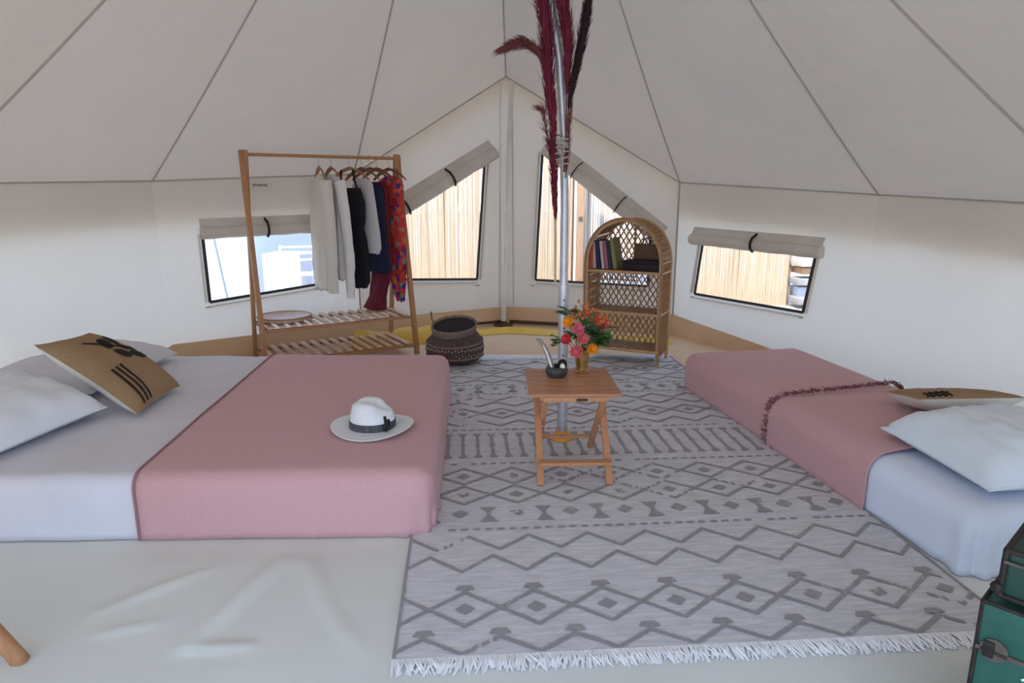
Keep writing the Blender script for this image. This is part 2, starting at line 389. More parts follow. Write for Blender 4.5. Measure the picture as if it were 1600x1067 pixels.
tag(wl.build('wall_left', M['wall'], merge=.001, recalc=False, angle=10), 'cream canvas side wall behind the double bed', kind='structure')
wr = MB(); [wall_facet(wr, A, B, h) for A, B, h in ((RC, V2R, [W['right']]), (V2R, V3R, ()), (V3R, V4R, ()), (V4R, V5R, ()))]
tag(wr.build('wall_right', M['wall'], merge=.001, recalc=False, angle=10), 'cream canvas side wall behind the single bed', kind='structure')
LCg, RCg = LC, RC
wb = MB(); wall_facet(wb, LC, ZP, [W['gl']]); wall_facet(wb, ZP, RC, [W['gr']])
wbo = tag(wb.build('wall_back', M['gable'], merge=.001, recalc=False, angle=10), 'cream gable wall with two slanting windows', kind='structure')

def window(name, label, P0, P1, poly, roll_edge, straps, tags, gable=False):
    """window in a wall: pane, dark binding, rolled blind with straps, toggles; all in wall coordinates"""
    a, d, L, n = facet(P0, P1); o = struct(name, label); o.location = a
    def P(q, off=0.0): return d * q[0] + Vector((0, 0, q[1])) + n * off
    m = MB(); m.add([P(q, -.004) for q in poly], [tuple(range(len(poly)))]); m.build('pane', M['glass'], o, smooth=False)
    c = sum((Vector(q) for q in poly), Vector((0, 0))) / len(poly)
    for i in range(len(poly)):
        q0, q1 = poly[i], poly[(i + 1) % len(poly)]
        if i in roll_edge[2]: continue
        MB().bar(P(q0, .004), P(q1, .004), .022, .010, up=n).build('frame', M['frame'], o, smooth=False)
        e = (Vector(q1) - Vector(q0)).normalized(); pr = Vector((-e.y, e.x)); pr = pr if pr.dot(Vector(q0) - c) > 0 else -pr
        MB().bar(P(Vector(q0) + pr * .035, .003), P(Vector(q1) + pr * .035, .003), .004, .055, up=n).build('hem', M['wall'], o, smooth=False)
    A, B = Vector(roll_edge[0]), Vector(roll_edge[1]); rr = roll_edge[3]; r = MB()
    pts = [P(A + (B - A) * t / 14, rr * .55 + .006 * nz(t * .7, 3)) + Vector((0, 0, .006 * nz(t * .5, 9))) for t in range(15)]
    r.tube(pts, [rr * (1 + .10 * nz(t * .8, 5)) for t in range(15)], 10)
    up = Vector((0, 0, 1)); e = (B - A).normalized(); pr = Vector((-e.y, e.x)); pr = pr if pr.y > 0 else -pr
    r.build('rolled_blind', M['roll'], o)
    fl = MB(); fl.grid(lambda u, v: P(A + (B - A) * u + pr * (v * rr * 2.2), rr * .9 * (1 - v) + .004), 14, 3); fl.build('blind_flap', M['roll'], o)
    for t in straps:
        q = A + (B - A) * t
        s = MB(); s.tube([P(q + pr * rr * k2, off) for k2, off in ((1.9, .008), (1.2, rr * 1.35), (.4, rr * 1.75), (-.5, rr * 1.62), (-1.15, rr * .9))], .011, 6, flat=.5)
        s.build('strap', M['black'], o)
    for q in tags:
        MB().bar(P((q[0] - .022, q[1]), .012), P((q[0] + .022, q[1]), .012), .012, .012, up=n, bev=.004).build('toggle', M['straw'], o)
    return o
window('window_1', 'low window behind the clothes rack with rolled blind', V2L, LC, W['left'], ((.303, 1.041), (1.336, 1.056), (2,), .05), (.505,), [(.311, .455), (1.264, .510)])
window('window_2', 'slanting gable window beside the clothes rack, reed fence filling it', LC, ZP, W['gl'], ((.192, 1.052), (1.435, 1.741), (2,), .06), (.61, .23), [(1.233, .419)])
window('window_3', 'slanting gable window behind the centre pole and the bookcase', ZP, RC, W['gr'], ((.408, 1.774), (1.554, .920), (2,), .06), (.27, .65), [(.286, .408)])
window('window_4', 'low window beside the single bed with rolled blind', RC, V2R, W['right'], ((.223, .930), (1.594, .909), (2,), .05), (.535,), [(.258, .388), (1.448, .385)])
lb_ = MB().grid(lambda u, v: Vector((-2.135 + .135 * u, 5.60 + .126 * u, 1.36 + .065 * v)) + Vector((.012, -.012, 0)), 2, 2).build('sewn_label', M['label'], bpy.data.objects['wall_left'], smooth=False)
for k in range(7): MB().box((-2.108 + .0125 * k + .017, 5.606 + .0117 * k - .018, 1.408), (.008, .004, .014 if k % 3 else .018), Matrix.Rotation(.75, 3, 'Z')).build('label_mark', M['frame'], lb_, smooth=False)

# ------------------------------------------------------------------ roof and seams
def V3(q): return Vector((q[0], q[1], q[2]))
ring = [V3(V3L), V3(V2L), V3(LC), GB, V3(RC), V3(V2R), V3(V3R), V3(V4R), V3(V5R), V3(DR), GF, V3(DL), V3(V5L), V3(V4L)]
SAG = {0: .14, 1: .13, 2: .10, 3: .02, 4: .16, 5: .15, 6: .14, 10: .02}
def seam_pt(i, t):
    """point on roof seam i, t = 0 at the eave, 1 at the top of the pole; the cloth hangs in a shallow curve"""
    E_ = ring[i]; q = E_.lerp(APEX, t); q.z -= SAG.get(i, .13) * 4 * t * (1 - t) * .5
    return q
CEN = Vector((-.1, 3.4, 0))
def outw(q): return Vector((q.x - CEN.x, q.y - CEN.y, 0)).normalized()
roof = MB()
for i in range(len(ring)):
    j = (i + 1) % len(ring)
    def fn(u, v, i=i, j=j):
        A, B = seam_pt(i, v), seam_pt(j, v); q = A.lerp(B, u); k = 4 * u * (1 - u)
        q.z -= .05 * k * (1 - v) * v * 3
        if v < .5: q.z -= .015 * k * (1 - v * 2) * nz(q.x * 1.5, q.y * 1.5, 2)
        q.z += .012 * nz(q.x * 1.8, q.y * 1.8, q.z) * k * sm(v, 0, .2)
        if i in (1, 2, 3, 4): q.z -= .020 * sm(k, 0, .6) * sm(v, .06, .3) * math.exp(-v * 4) * (math.sin(v * 40 + 5 * nz(u * 2, v * 2, i)) + .5)
        q += outw(q) * (.014 * (1 - v) ** 6)
        return q
    roof.grid(fn, 12, 16)
    # valance: the roof runs out past the wall and hangs down outside it
    if i not in (9, 10):
        def val(u, v, fn=fn, gb=3 in (i, j)):
            q = fn(u, 0); o_ = outw(q)
            if gb: return q + o_ * (.16 * min(1, v * 2)) - Vector((0, 0, .03 * v))
            return q + o_ * (.10 * min(1, v * 2.5)) - Vector((0, 0, .03 * min(1, v * 2.5) + .27 * max(0, v - .4) / .6))
        roof.grid(val, 12, 5, True)
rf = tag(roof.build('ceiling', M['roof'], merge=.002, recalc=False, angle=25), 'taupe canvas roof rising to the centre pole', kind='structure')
for i in range(len(ring)):
    MB().tube([seam_pt(i, t / 16) - Vector((0, 0, .006)) for t in range(17)], .0058, 6).build('roof_seam', M['seam'], rf)
    j = (i + 1) % len(ring)
    if i not in (9, 10):
        a_, b_ = seam_pt(i, 0), seam_pt(j, 0)
        c_ = Vector((-.1, 3.4, 0)); pts = []
        for t in range(9):
            q = a_.lerp(b_, t / 8); k = 4 * (t / 8) * (1 - t / 8)
            inw = Vector((c_.x - q.x, c_.y - q.y, 0)).normalized() * .008
            pts.append(q + inw)
        MB().tube(pts, .0058, 6).build('eave_seam', M['seam'], rf)
for q, nm in ((LC, 'left'), (RC, 'right')):
    cdir = Vector((-.1 - q[0], 3.4 - q[1], 0)).normalized() * .006
    MB().tube([(q[0] + cdir.x, q[1] + cdir.y, .02), (q[0] + cdir.x, q[1] + cdir.y, q[2])], .008, 6).build('corner_seam', M['seam'], bpy.data.objects['wall_' + nm])
# gable zip: two tape lines on the back wall
for dx in (-.07, .075):
    MB().bar((ZP[0] + dx * 1.0, ZP[1] - .03 - abs(dx) * .32, .02), (GB.x + dx * .8, GB.y - .02, 2.38), .012, .004, up=(0, 1, 0)).build('zip_tape', M['roll'], wbo)

# tub edge of the groundsheet, along the walls
def tub(name, pts, label):
    m = MB(); c = Vector((-.1, 3.4, 0)); P = []
    for x, y, h in pts:
        q = Vector((x, y, 0)); P.append((q + (c - q).normalized() * .03, h))
    for i in range(len(P) - 1):
        (a, h0), (b, h1) = P[i], P[i + 1]
        m.grid(lambda u, v: (lambda q, h: q + (c - q).normalized() * (.006 * nz(q.x * 4, q.y * 4, v * 2) - .03 * (v - .5) + .03) + Vector((0, 0, .002 + h * v)))(a.lerp(b, u), h0 + (h1 - h0) * u), 10, 4)
    tag(m.build(name, M['tub'], merge=.001), label, kind='structure')
tub('baseboard_left', [(V3L[0], V3L[1], .02), (-2.86, 4.52, .05),  (V2L[0], V2L[1], .2), (LC[0], LC[1], .16)], 'tan tub edge of the groundsheet below the side wall by the rack')
tub('baseboard_back', [(LC[0], LC[1], .18), (ZP[0], ZP[1], .18), (RC[0], RC[1], .19)], 'tan tub edge of the groundsheet below the gable wall')
tub('baseboard_right', [(RC[0], RC[1], .19), (2.10, 5.58, .10), (V2R[0], V2R[1], .015), (V3R[0], V3R[1], .01)], 'tan tub edge of the groundsheet below the side wall by the single bed')
# sun glow on the groundsheet edge, imitated by a yellow strip along the back
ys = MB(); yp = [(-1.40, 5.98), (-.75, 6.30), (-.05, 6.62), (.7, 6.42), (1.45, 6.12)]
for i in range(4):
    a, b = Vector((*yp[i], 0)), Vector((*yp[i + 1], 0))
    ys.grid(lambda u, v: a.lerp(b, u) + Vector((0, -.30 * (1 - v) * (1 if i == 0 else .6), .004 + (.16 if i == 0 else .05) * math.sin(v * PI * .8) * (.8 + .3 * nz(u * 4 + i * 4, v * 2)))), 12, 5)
tag(ys.build('glow_strip', M['yellow'], merge=.001), 'yellow strip imitating sun glow along the back wall', kind='structure')
rod = MB(); rod.tube([(-1.05, 6.44, .05), (-.5, 6.72, .035), (-.1, 6.93, .03)], .018, 8); rod.tube([(-.02, 6.93, .03), (.75, 6.70, .03), (1.3, 6.54, .03)], .018, 8)
tag(rod.build('trim_2', M['darkrod']), 'dark brown sill rod at the foot of the gable wall', kind='structure')

# ------------------------------------------------------------------ poles
t = thing('tent_pole', 'white upright tent pole at the zip of the gable wall', 'pole', (-.09, 6.86, 0))
MB().tube([(0, 0, .02), (.03, 0, 1.2), (.09, .02, 2.40)], .021, 12).build('pole_shaft', M['white_pole'], t)
MB().tube([(0, 0, .02), (.008, 0, .30)], .027, 12).build('sleeve', M['white_pole'], t)
MB().lathe([(.10, .003), (.10, .012), (.035, .025), (.03, .05)], 20).build('foot_disc', M['darkrod'], t)
PX, PY = .277, 3.53
t = thing('centre_pole', 'galvanised steel centre pole behind the folding table', 'pole', (PX, PY, FZ))
MB().tube([(0, 0, .03), (-.002, 0, .62), (-.004, 0, .85)], .0275, 16).build('lower_tube', M['steel'], t)
MB().tube([(-.004, 0, .85), (-.006, 0, 1.25), (-.013, -.002, 1.60), (-.045, -.02, 1.98), (-.105, -.05, 2.30), (-.215, -.10, 2.85), (-.377, -.21, 3.82)], .0215, 16).build('upper_tube', M['steel'], t)
MB().tube([(-.004, 0, .83), (-.004, 0, .87)], .030, 16).build('collar', M['steel'], t)
MB().lathe([(.001, .0), (.055, .002), (.063, .012), (.058, .028), (.042, .042), (.036, .058), (.001, .058)], 28).build('base_plug', M['orange'], t)
for k in range(7):
    MB().tube([(-.003, -.028, .34 + k * .075), (-.003, -.0295, .34 + k * .075)], .005, 8).build('peg_hole', M['frame'], t)

# ------------------------------------------------------------------ rug
RUG = (-.353, 1.721); RY = math.radians(4.2); RW, RL = 1.95, 3.62
rug = MB(); rug.grid(lambda u, v: Vector((u * RW, v * RL, .008 + .0016 * nz(u * 5, v * 9))), 40, 70)
for s_ in (0, 1):
    rug.grid(lambda u, v, s_=s_: Vector((s_ * RW, u * RL, .001 + v * .007)), 70, 1); rug.grid(lambda u, v, s_=s_: Vector((u * RW, s_ * RL, .001 + v * .007)), 40, 1)
ro = rug.build('rug', M['rug'], merge=.0008); ro.location = (*RUG, FZ); ro.rotation_euler = (0, 0, RY)
tag(ro, 'pale grey woven rug with dark geometric pattern and white fringe', 'rug')
pat = MB(); ZT = .0112; p_ = .2365
def jit(): return R.uniform(-.0015, .0015)
def poly(pts):
    cx = sum(q[0] for q in pts) / len(pts)
    pts = [(clamp(x, .012, RW - .012), clamp(y, .004, RL - .004)) for x, y in pts]
    if max(q[0] for q in pts) - min(q[0] for q in pts) < .003 or max(q[1] for q in pts) - min(q[1] for q in pts) < .002: return
    zz = ZT + R.uniform(0, .0007); pat.add([(x, y, zz) for x, y in pts], [tuple(range(len(pts)))])
def line(a, b, wd=.0185):
    """woven line: a run of little blocks, some of them missing, as in a worn weave"""
    n = max(2, int(math.hypot(b[0] - a[0], b[1] - a[1]) / .014)); vx = wd * .5 * 1.5
    dens = .5 + .5 * nz(a[0] * 3, a[1] * 3, 4)
    for i in range(n):
        x0, y0 = a[0] + (b[0] - a[0]) * i / n, a[1] + (b[1] - a[1]) * i / n; x1, y1 = a[0] + (b[0] - a[0]) * (i + 1.08) / n, a[1] + (b[1] - a[1]) * (i + 1.08) / n
        if dens < .35 and R.random() < .35: continue
        h = wd * (.5 + R.uniform(-.08, .08))
        if abs(b[1] - a[1]) > 3 * abs(b[0] - a[0]): poly([(x0 - h, y0), (x0 + h, y0), (x1 + h, y1), (x1 - h, y1)])
        else: poly([(x0, y0 - h), (x1, y1 - h), (x1, y1 + h), (x0, y0 + h)])
def diamond(x, y, hx, hy):
    if R.random() < .18:
        for k in range(9): bx, by = x + R.uniform(-hx, hx) * .7, y + R.uniform(-hy, hy) * .7; poly([(bx - .008, by - .005), (bx + .008, by - .005), (bx + .008, by + .005), (bx - .008, by + .005)])
    else: poly([(x - hx, y + jit()), (x + jit(), y - hy), (x + hx, y + jit()), (x + jit(), y + hy)])
def cap(x, y):
    poly([(x - .011, y), (x + .011, y), (x + .011, y + .022), (x - .011, y + .022)])
    poly([(x - .036, y + .016), (x + .036, y + .016), (x + .022, y + .042), (x - .022, y + .042)])
K = range(-1, 10)
def zig(vx, vb, pb):
    for k in K:
        x = vx + k * p_; line((x, vb), (x + p_ / 2, pb)); line((x + p_ / 2, pb), (x + p_, vb))
def capzig(b0):
    zig(.206, b0, b0 + .077)
    for k in K: cap(.088 + k * p_, b0 + .074)
def diarow(bc, caps=1):
    for k in K:
        x = .216 + k * p_
        for sx_ in (-1, 1):
            line((x, bc - .093), (x + sx_ * p_ / 2, bc)); line((x + sx_ * p_ / 2, bc), (x, bc + .09))
        diamond(x, bc - .003, .034, .031)
        if caps: cap(x, bc + .09 if caps > 0 else bc - .13)
def dots(b):
    for k in range(40):
        x = .02 + k * .0492
        if R.random() < .93: poly([(x - .012, b - .007), (x + .013, b - .007), (x + .017, b), (x + .012, b + .007), (x - .013, b + .007), (x - .017, b)])
def motifs(b):
    for k in K:
        diamond(.2 + k * p_, b, .037, .038); x = .32 + k * p_
        poly([(x - .038, b - .075), (x + .038, b - .075), (x + .012, b - .03), (x - .012, b - .03)])
        poly([(x - .009, b - .035), (x + .009, b - .035), (x + .009, b + .02), (x - .009, b + .02)])
        poly([(x - .012, b + .015), (x + .012, b + .015), (x + .036, b + .055), (x - .036, b + .055)])
def bows(b0, b1):
    for k in range(-1, 26):
        x = .056 + k * .0788; m_ = (b0 + b1) / 2
        for yb, s_ in ((b0, 1), (b1, -1)): poly([(x - .024, yb), (x + .024, yb), (x + .007, yb + s_ * .05), (x - .007, yb + s_ * .05)])
        poly([(x - .0075, b0 + .05), (x + .0075, b0 + .05), (x + .0075, b1 - .05), (x - .0075, b1 - .05)])
        diamond(x, m_, .015, .035)
capzig(.004); diarow(.228); zig(-.031 - .0, .448, .553)
zig(.116, .598, .700); dots(.757); motifs(.895)
diarow(1.078, 0); diarow(1.284, 0); dots(1.432); bows(1.515, 1.862); dots(1.928)
zig(.193, 1.994, 2.085); diarow(2.222, 0); zig(.075, 2.36, 2.45); zig(.193, 2.48, 2.565)
dots(2.63); motifs(2.75); dots(2.85); zig(.193, 2.90, 2.98); zig(.075, 3.02, 3.10); diarow(3.24, 0); capzig(3.40); dots(3.56)
# the dark selvedge down the sides and across the ends
for x in (.006, RW - .006): pat.add([(x - .005, 0, ZT), (x + .005, 0, ZT), (x + .005, RL, ZT), (x - .005, RL, ZT)], [(0, 1, 2, 3)])
tag(pat.build('woven_pattern', M['ink'], ro, smooth=False), kind='stuff')
fr = MB()
for e in (0, 1):
    sgn = -1 if e == 0 else 1; y0 = 0 if e == 0 else RL
    for k in range(620):
        x = RW * (k + R.random()) / 620; L = R.uniform(.045, .075); dx = R.uniform(-.028, .028) + .02 * nz(x * 9, e); w_ = R.uniform(.0022, .0048); h = R.uniform(.002, .010)
        q = [Vector((x, y0, .006)), Vector((x + dx * .4, y0 + sgn * L * .5, h)), Vector((x + dx, y0 + sgn * L, R.uniform(.001, .004)))]
        vs = []
        for i, c in enumerate(q): vs += [c + Vector((-w_, 0, 0)), c + Vector((w_, 0, 0)), c + Vector((0, 0, .003))]
        fr.add(vs, [(0, 1, 4, 3), (1, 2, 5, 4), (2, 0, 3, 5), (3, 4, 7, 6), (4, 5, 8, 7), (5, 3, 6, 8)])
tag(fr.build('fringe', M['fringe'], ro, smooth=False), 'white knotted fringe', kind='stuff')

# ------------------------------------------------------------------ beds
def soft_box(quad, z0, h, r, off=0.0, u0=0.0, u1=1.0, nu=60, nv=44, wrinkle=None, capends=(True, True), skew=0.0):
    """rounded mattress-like shell over a four-sided plan; u runs along the bed, v across; off = how far it lies outside"""
    q = [Vector((x, y, 0)) for x, y in quad]
    Lu = ((q[1] - q[0]).length + (q[2] - q[3]).length) / 2; Lv = ((q[3] - q[0]).length + (q[2] - q[1]).length) / 2
    Lu2, Lv2 = Lu / 2 + off, Lv / 2 + off; H = h + off; r = r + off
    def lst(half, n, lo=-1e9, hi=1e9):
        a = [-half + r * k for k in (0, .12, .25, .4, .55, .75, 1)]; b = [half - r * k for k in (1, .75, .55, .4, .25, .12, 0)]
        mid = [-half + r + (2 * half - 2 * r) * k / n for k in range(1, n)]
        xs = [x for x in a + mid + b if lo < x < hi]
        if lo > -half: xs = [lo] + xs
        if hi < half: xs = xs + [hi]
        return xs
    us = lst(Lu2, nu, -Lu / 2 + Lu * u0 if u0 > 0 else -1e9, -Lu / 2 + Lu * u1 if u1 < 1 else 1e9); vs_ = lst(Lv2, nv)
    zs = [0, .03, .08] + [(H - r) * k for k in (.3, .5, .7, .85, 1)]; zs = sorted(zs) + [H - r * k for k in (.75, .55, .4, .25, .12)] + [H]
    m = MB(); cache = {}
    def P(x, y, z):
        ix, iy, iz = clamp(x, -Lu2 + r, Lu2 - r), clamp(y, -Lv2 + r, Lv2 - r), min(z, H - r)
        d = Vector((x - ix, y - iy, z - iz))
        if d.length > 1e-9:
            nrm = d.normalized(); p = Vector((ix, iy, iz)) + nrm * r
        else: p = Vector((x, y, z)); nrm = Vector((0, 0, 1))
        uu, vv = p.x / Lu + .5, p.y / Lv + .5
        if skew and (u0 > 0 or u1 < 1): 
            e = 1 - clamp(abs((x + Lu / 2) / Lu - (u0 if u0 > 0 else u1)) / .25); uu += skew * vv * e
        b = q[0].lerp(q[1], uu).lerp(q[3].lerp(q[2], uu), vv); b.z = z0 + p.z
        if wrinkle:
            A = q[1] - q[0]; B = q[3] - q[0]; A.normalize(); B.normalize()
            b += (A * nrm.x + B * nrm.y + Vector((0, 0, nrm.z))) * wrinkle(uu, vv, p.z / H, nrm)
        return b
    def face(fn, A, B): 
        vsx = [fn(a, b) for a in A for b in B]; n = len(B)
        m.add(vsx, [(i * n + j, (i + 1) * n + j, (i + 1) * n + j + 1, i * n + j + 1) for i in range(len(A) - 1) for j in range(n - 1)])
    face(lambda a, b: P(a, b, H), us, vs_)
    face(lambda a, b: P(a, -Lv2, b), us, zs); face(lambda a, b: P(a, Lv2, b), us, zs)
    if u0 <= 0 and capends[0]: face(lambda a, b: P(-Lu2, a, b), vs_, zs)
    if u1 >= 1 and capends[1]: face(lambda a, b: P(Lu2, a, b), vs_, zs)
    return m
def solid(o, th):
    k = o.modifiers.new('thickness', 'SOLIDIFY'); k.thickness = th; k.offset = -1; return o
BL = [(-2.62, 2.396), (-.33, 2.475), (-.445, 4.44), (-2.53, 4.47)]
def wr_sheet(u, v, z, n): return .006 * nz(u * 9, v * 7, z * 2) + .003 * nz(u * 25, v * 20, 4)
def wr_bl(u, v, z, n):
    k = .004 * nz(u * 7, v * 6, 11) + .002 * nz(u * 40, v * 2, z * 3) * (1 - abs(n.z))
    c = sm(u, .90, 1.0) * sm(1 - v, .90, 1.0) * (1 - sm(z, .25, .7)); k += c * .020 * math.sin((u - v) * 170)
    return k + (.010 * sm(u, .7, 1) * (1 - z) * (1 - abs(n.z)))
bl = thing('double_bed', 'low double mattress on the floor under a lilac white sheet', 'bed', (-1.4, 3.45, FZ))
def to_local(mb, o):
    mb.v = [q - Vector(o.location) for q in mb.v]; return mb
MBt = soft_box(BL, FZ + .012, .243, .05, 0, wrinkle=None); to_local(MBt, bl).build('mattress', M['sheet'], bl, merge=.0005)
solid(to_local(soft_box(BL, FZ + .004, .252, .052, .008, 0, .66, wrinkle=wr_sheet), bl).build('fitted_sheet', M['sheet'], bl, merge=.0005), .003)
bs = soft_box(BL, FZ + .004, .255, .054, .016, .501, 1, nu=50, wrinkle=wr_bl, skew=-.065)
o = bs.build('bedspread', M['pink'], merge=.0005); solid(o, .008)
tag(o, 'dusty pink bedspread covering the foot of the double bed', 'bedspread')
M['hem'] = mat('pink_hem', (.36, .17, .18), .95)
soft_box(BL, FZ + .004, .255, .054, .0195, .4995, .5040, nu=50, wrinkle=wr_bl, skew=-.065).build('hem', M['hem'], o, merge=.0003)
BRq = [(1.62, 2.15), (1.215, 4.60), (2.07, 4.76), (2.50, 2.30)]
br = thing('single_bed', 'low single mattress on the floor under a pale blue sheet', 'bed', (1.85, 3.45, FZ))
def wr_s2(u, v, z, n):
    c = sm(1 - u, .90, 1.0) * sm(1 - v, .85, 1.0) * (1 - sm(z, .5, .95)); return .005 * nz(u * 8, v * 7, z * 2 + 3) + c * .018 * math.sin((u * 1.6 - v) * 60) + .006 * (1 - z) * c
to_local(soft_box(BRq, FZ + .012, .223, .07, 0), br).build('mattress', M['sheet2'], br, merge=.0005)
solid(to_local(soft_box(BRq, FZ + .003, .235, .072, .008, 0, .45, wrinkle=wr_s2), br).build('fitted_sheet', M['sheet2'], br, merge=.0005), .003)
o = soft_box(BRq, FZ + .004, .237, .075, .014, .30, 1, nu=44, wrinkle=lambda u, v, z, n: .004 * nz(u * 7, v * 6, 21) + .005 * (1 - z) * (1 - abs(n.z)) * nz(u * 30, v * 20)).build('bedspread', M['pink'], merge=.0005); solid(o, .007)
tag(o, 'dusty pink bedspread over the far half of the single bed', 'bedspread')
th_ = thing('throw_blanket', 'dusty pink throw with dark tassel edge across the single bed', 'blanket', (1.85, 3.2, FZ))
s2 = soft_box(BRq, FZ + .003, .240, .078, .024, .215, .535, nu=30, wrinkle=lambda u, v, z, n: .005 * nz(u * 9, v * 7, 31) + .004 * nz(u * 40, z * 3, 3) * (1 - abs(n.z)), skew=.05)
solid(to_local(s2, th_).build('throw_cloth', M['pink'], th_, merge=.0005), .007)
tas = MB(); Lb = 2.48
edge = soft_box(BRq, FZ + .003, .240, .078, .033, .534, .536, nu=30, skew=.05)
ev = sorted({(round(q.x, 4), round(q.y, 4), round(q.z, 4)) for q in edge.v})
ev = [Vector(q) for q in ev]
for k in range(900):
    q = R.choice(ev); q2 = q + Vector((R.uniform(-.012, .012), R.uniform(-.012, .012), R.uniform(-.008, .010)))
    d = Vector((-.16 + R.uniform(-.5, .5), .98 + R.uniform(-.6, .6), R.uniform(-.3, .5))).normalized() * R.uniform(.012, .028)
    s_ = d.orthogonal().normalized() * .0022
    tas.add([q2 - s_, q2 + s_, q2 + d + s_ * .4, q2 + d - s_ * .4, q2 + Vector((0, 0, .003))], [(0, 1, 2, 3), (0, 4, 2, 3), (1, 4, 2)])
tag(to_local(tas, th_).build('tassel_fringe', M['pinkfringe'], th_, smooth=False), 'dark wine tassel edge', kind='stuff')

# ------------------------------------------------------------------ pillows and cushions
def pillow_fn(rows, T, bot=.5, p=3.6, wr=.006, seed=0.0, nsub=1):
    """rows = list of (left, right) 3D points along v; returns surface function side(+1/-1)"""
    rows = [(Vector(a), Vector(b)) for a, b in rows]; n = len(rows) - 1
    def base(u, v):
        t = clamp(v) * n; i = min(int(t), n - 1); k = t - i; k = k if n == 1 else k
        a = rows[i][0].lerp(rows[i + 1][0], k); b = rows[i][1].lerp(rows[i + 1][1], k); return a.lerp(b, u)
    def nrm(u, v):
        e = .02; du = base(min(u + e, 1), v) - base(max(u - e, 0), v); dv = base(u, min(v + .12, 1)) - base(u, max(v - .12, 0)); return du.cross(dv).normalized()
    def S_(u, v, side, lift=0.0):
        a, b = abs(2 * u - 1), abs(2 * v - 1); k = (max(0, 1 - a ** p) * max(0, 1 - b ** p)) ** .5
        # edges draw in a little between the corners
        cu = .5 + (u - .5) * (1 - .05 * (1 - b * b)); cv = .5 + (v - .5) * (1 - .05 * (1 - a * a))
        q = base(cu, cv); nn = nrm(u, v); f = T * k * (1 if side > 0 else bot)
        f += k * wr * (nz(u * 6 + seed, v * 6, seed) + .6 * nz(u * 14 + seed, v * 5, seed + 3)) if side > 0 else 0
        return q + nn * (side * f + lift)
    return S_
def pillow(name, label, cat, rows, T, m, group=None, bot=.5, seed=0.0, wr=.016):
    S_ = pillow_fn(rows, T, bot, seed=seed, wr=wr)
    c = sum((Vector(a) + Vector(b) for a, b in rows), Vector()) / (2 * len(rows)); c.z = min(min(a[2], b[2]) for a, b in rows)
    o = thing(name, label, cat, c, 0, group)
    b = MB(); b.grid(lambda u, v: S_(u, v, 1) - c, 28, 28); b.grid(lambda u, v: S_(u, v, -1) - c, 28, 28, True); b.build('pillow_case', m, o, merge=.0006)
    pts = [S_(t / 20, 0, 1) - c for t in range(21)] + [S_(1, t / 20, 1) - c for t in range(1, 21)] + [S_(1 - t / 20, 1, 1) - c for t in range(1, 21)] + [S_(0, 1 - t / 20, 1) - c for t in range(1, 21)]
    MB().tube(pts, .005, 5).build('seam_edge', m, o)
    return o
pillow('pillow', 'pale blue white pillow nearest the viewer on the double bed', 'pillow', [((-2.66, 2.42, .40), (-2.11, 2.52, .315)), ((-2.62, 3.44, .41), (-1.985, 3.14, .325))], .125, M['pillow'], seed=1, bot=.45)
pillow('pillow', 'greyish white pillow behind the burlap cushion against the canvas wall', 'pillow', [((-2.80, 3.33, .38), (-2.22, 3.40, .315)), ((-2.73, 4.36, .37), (-2.22, 4.33, .315))], .10, M['sheet'], seed=5, bot=.45)
pillow('pillow', 'plump pale blue pillow lying on the single bed', 'pillow', [((1.715, 2.24, .305), (2.32, 2.26, .34)), ((1.665, 2.87, .315), (2.28, 2.93, .35))], .135, M['pillow2'], seed=9, bot=.4)
def cushion(label, rows, T, seed, bot=.8):
    S_ = pillow_fn(rows, T, bot, p=3.0, seed=seed, wr=.004)
    c = sum((Vector(a) + Vector(b) for a, b in rows), Vector()) / (2 * len(rows)); c.z = min(min(a[2], b[2]) for a, b in rows)
    o = thing('burlap_cushion', label, 'cushion', c)
    b = MB(); b.grid(lambda u, v: S_(u, v, 1) - c, 28, 32); b.build('burlap_front', M['burlap'], o)
    b = MB(); b.grid(lambda u, v: S_(u, v, -1) - c, 28, 32, True); b.build('cream_back', M['cushback'], o)
    return o, lambda u, v: S_(u, v, 1, .004) - c
def print_shape(o, sf, name, pts, thick=None):
    """flat print on the cushion: closed outline in cushion coordinates, filled as a fan of strips"""
    cx = sum(q[0] for q in pts) / len(pts); cy = sum(q[1] for q in pts) / len(pts); m = MB(); n = len(pts); K_ = 4
    vs = [sf(cx, cy)] + [sf(cx + (x - cx) * k / K_, cy + (y - cy) * k / K_) for k in range(1, K_ + 1) for x, y in pts]
    fs = [(0, 1 + i, 1 + (i + 1) % n) for i in range(n)] + [(1 + k * n + i, 1 + (k + 1) * n + i, 1 + (k + 1) * n + (i + 1) % n, 1 + k * n + (i + 1) % n) for k in range(K_ - 1) for i in range(n)]
    m.add(vs, fs); return m.build(name, M['inkblack'], o)
cu, sf = cushion('burlap cushion with black leaf sprig and stripes on the double bed', [((-1.80, 3.085, .305), (-1.845, 3.60, .300)), ((-2.075, 3.205, .425), (-2.10, 3.72, .43)), ((-2.30, 3.15, .635), (-2.27, 3.53, .615))], .075, 3, 1.0)
def leaf_pts(x, y, a, L, wd): return [(x + math.cos(a) * L * t - math.sin(a) * wd * w_, y + math.sin(a) * L * t + math.cos(a) * wd * w_) for t, w_ in ((0, 0), (.2, .7), (.5, 1), (.8, .7), (1, 0), (.8, -.7), (.5, -1), (.2, -.7))]
for x, y, a, L, wd in ((.50, .70, .6, .20, .045), (.52, .66, -.9, .17, .05), (.72, .70, .9, .19, .04), (.66, .56, -.5, .22, .055), (.86, .58, .7, .12, .035), (.82, .62, 2.6, .12, .03)):
    print_shape(cu, sf, 'leaf_print', leaf_pts(x, y, a, L * 1.15, wd * 1.6))
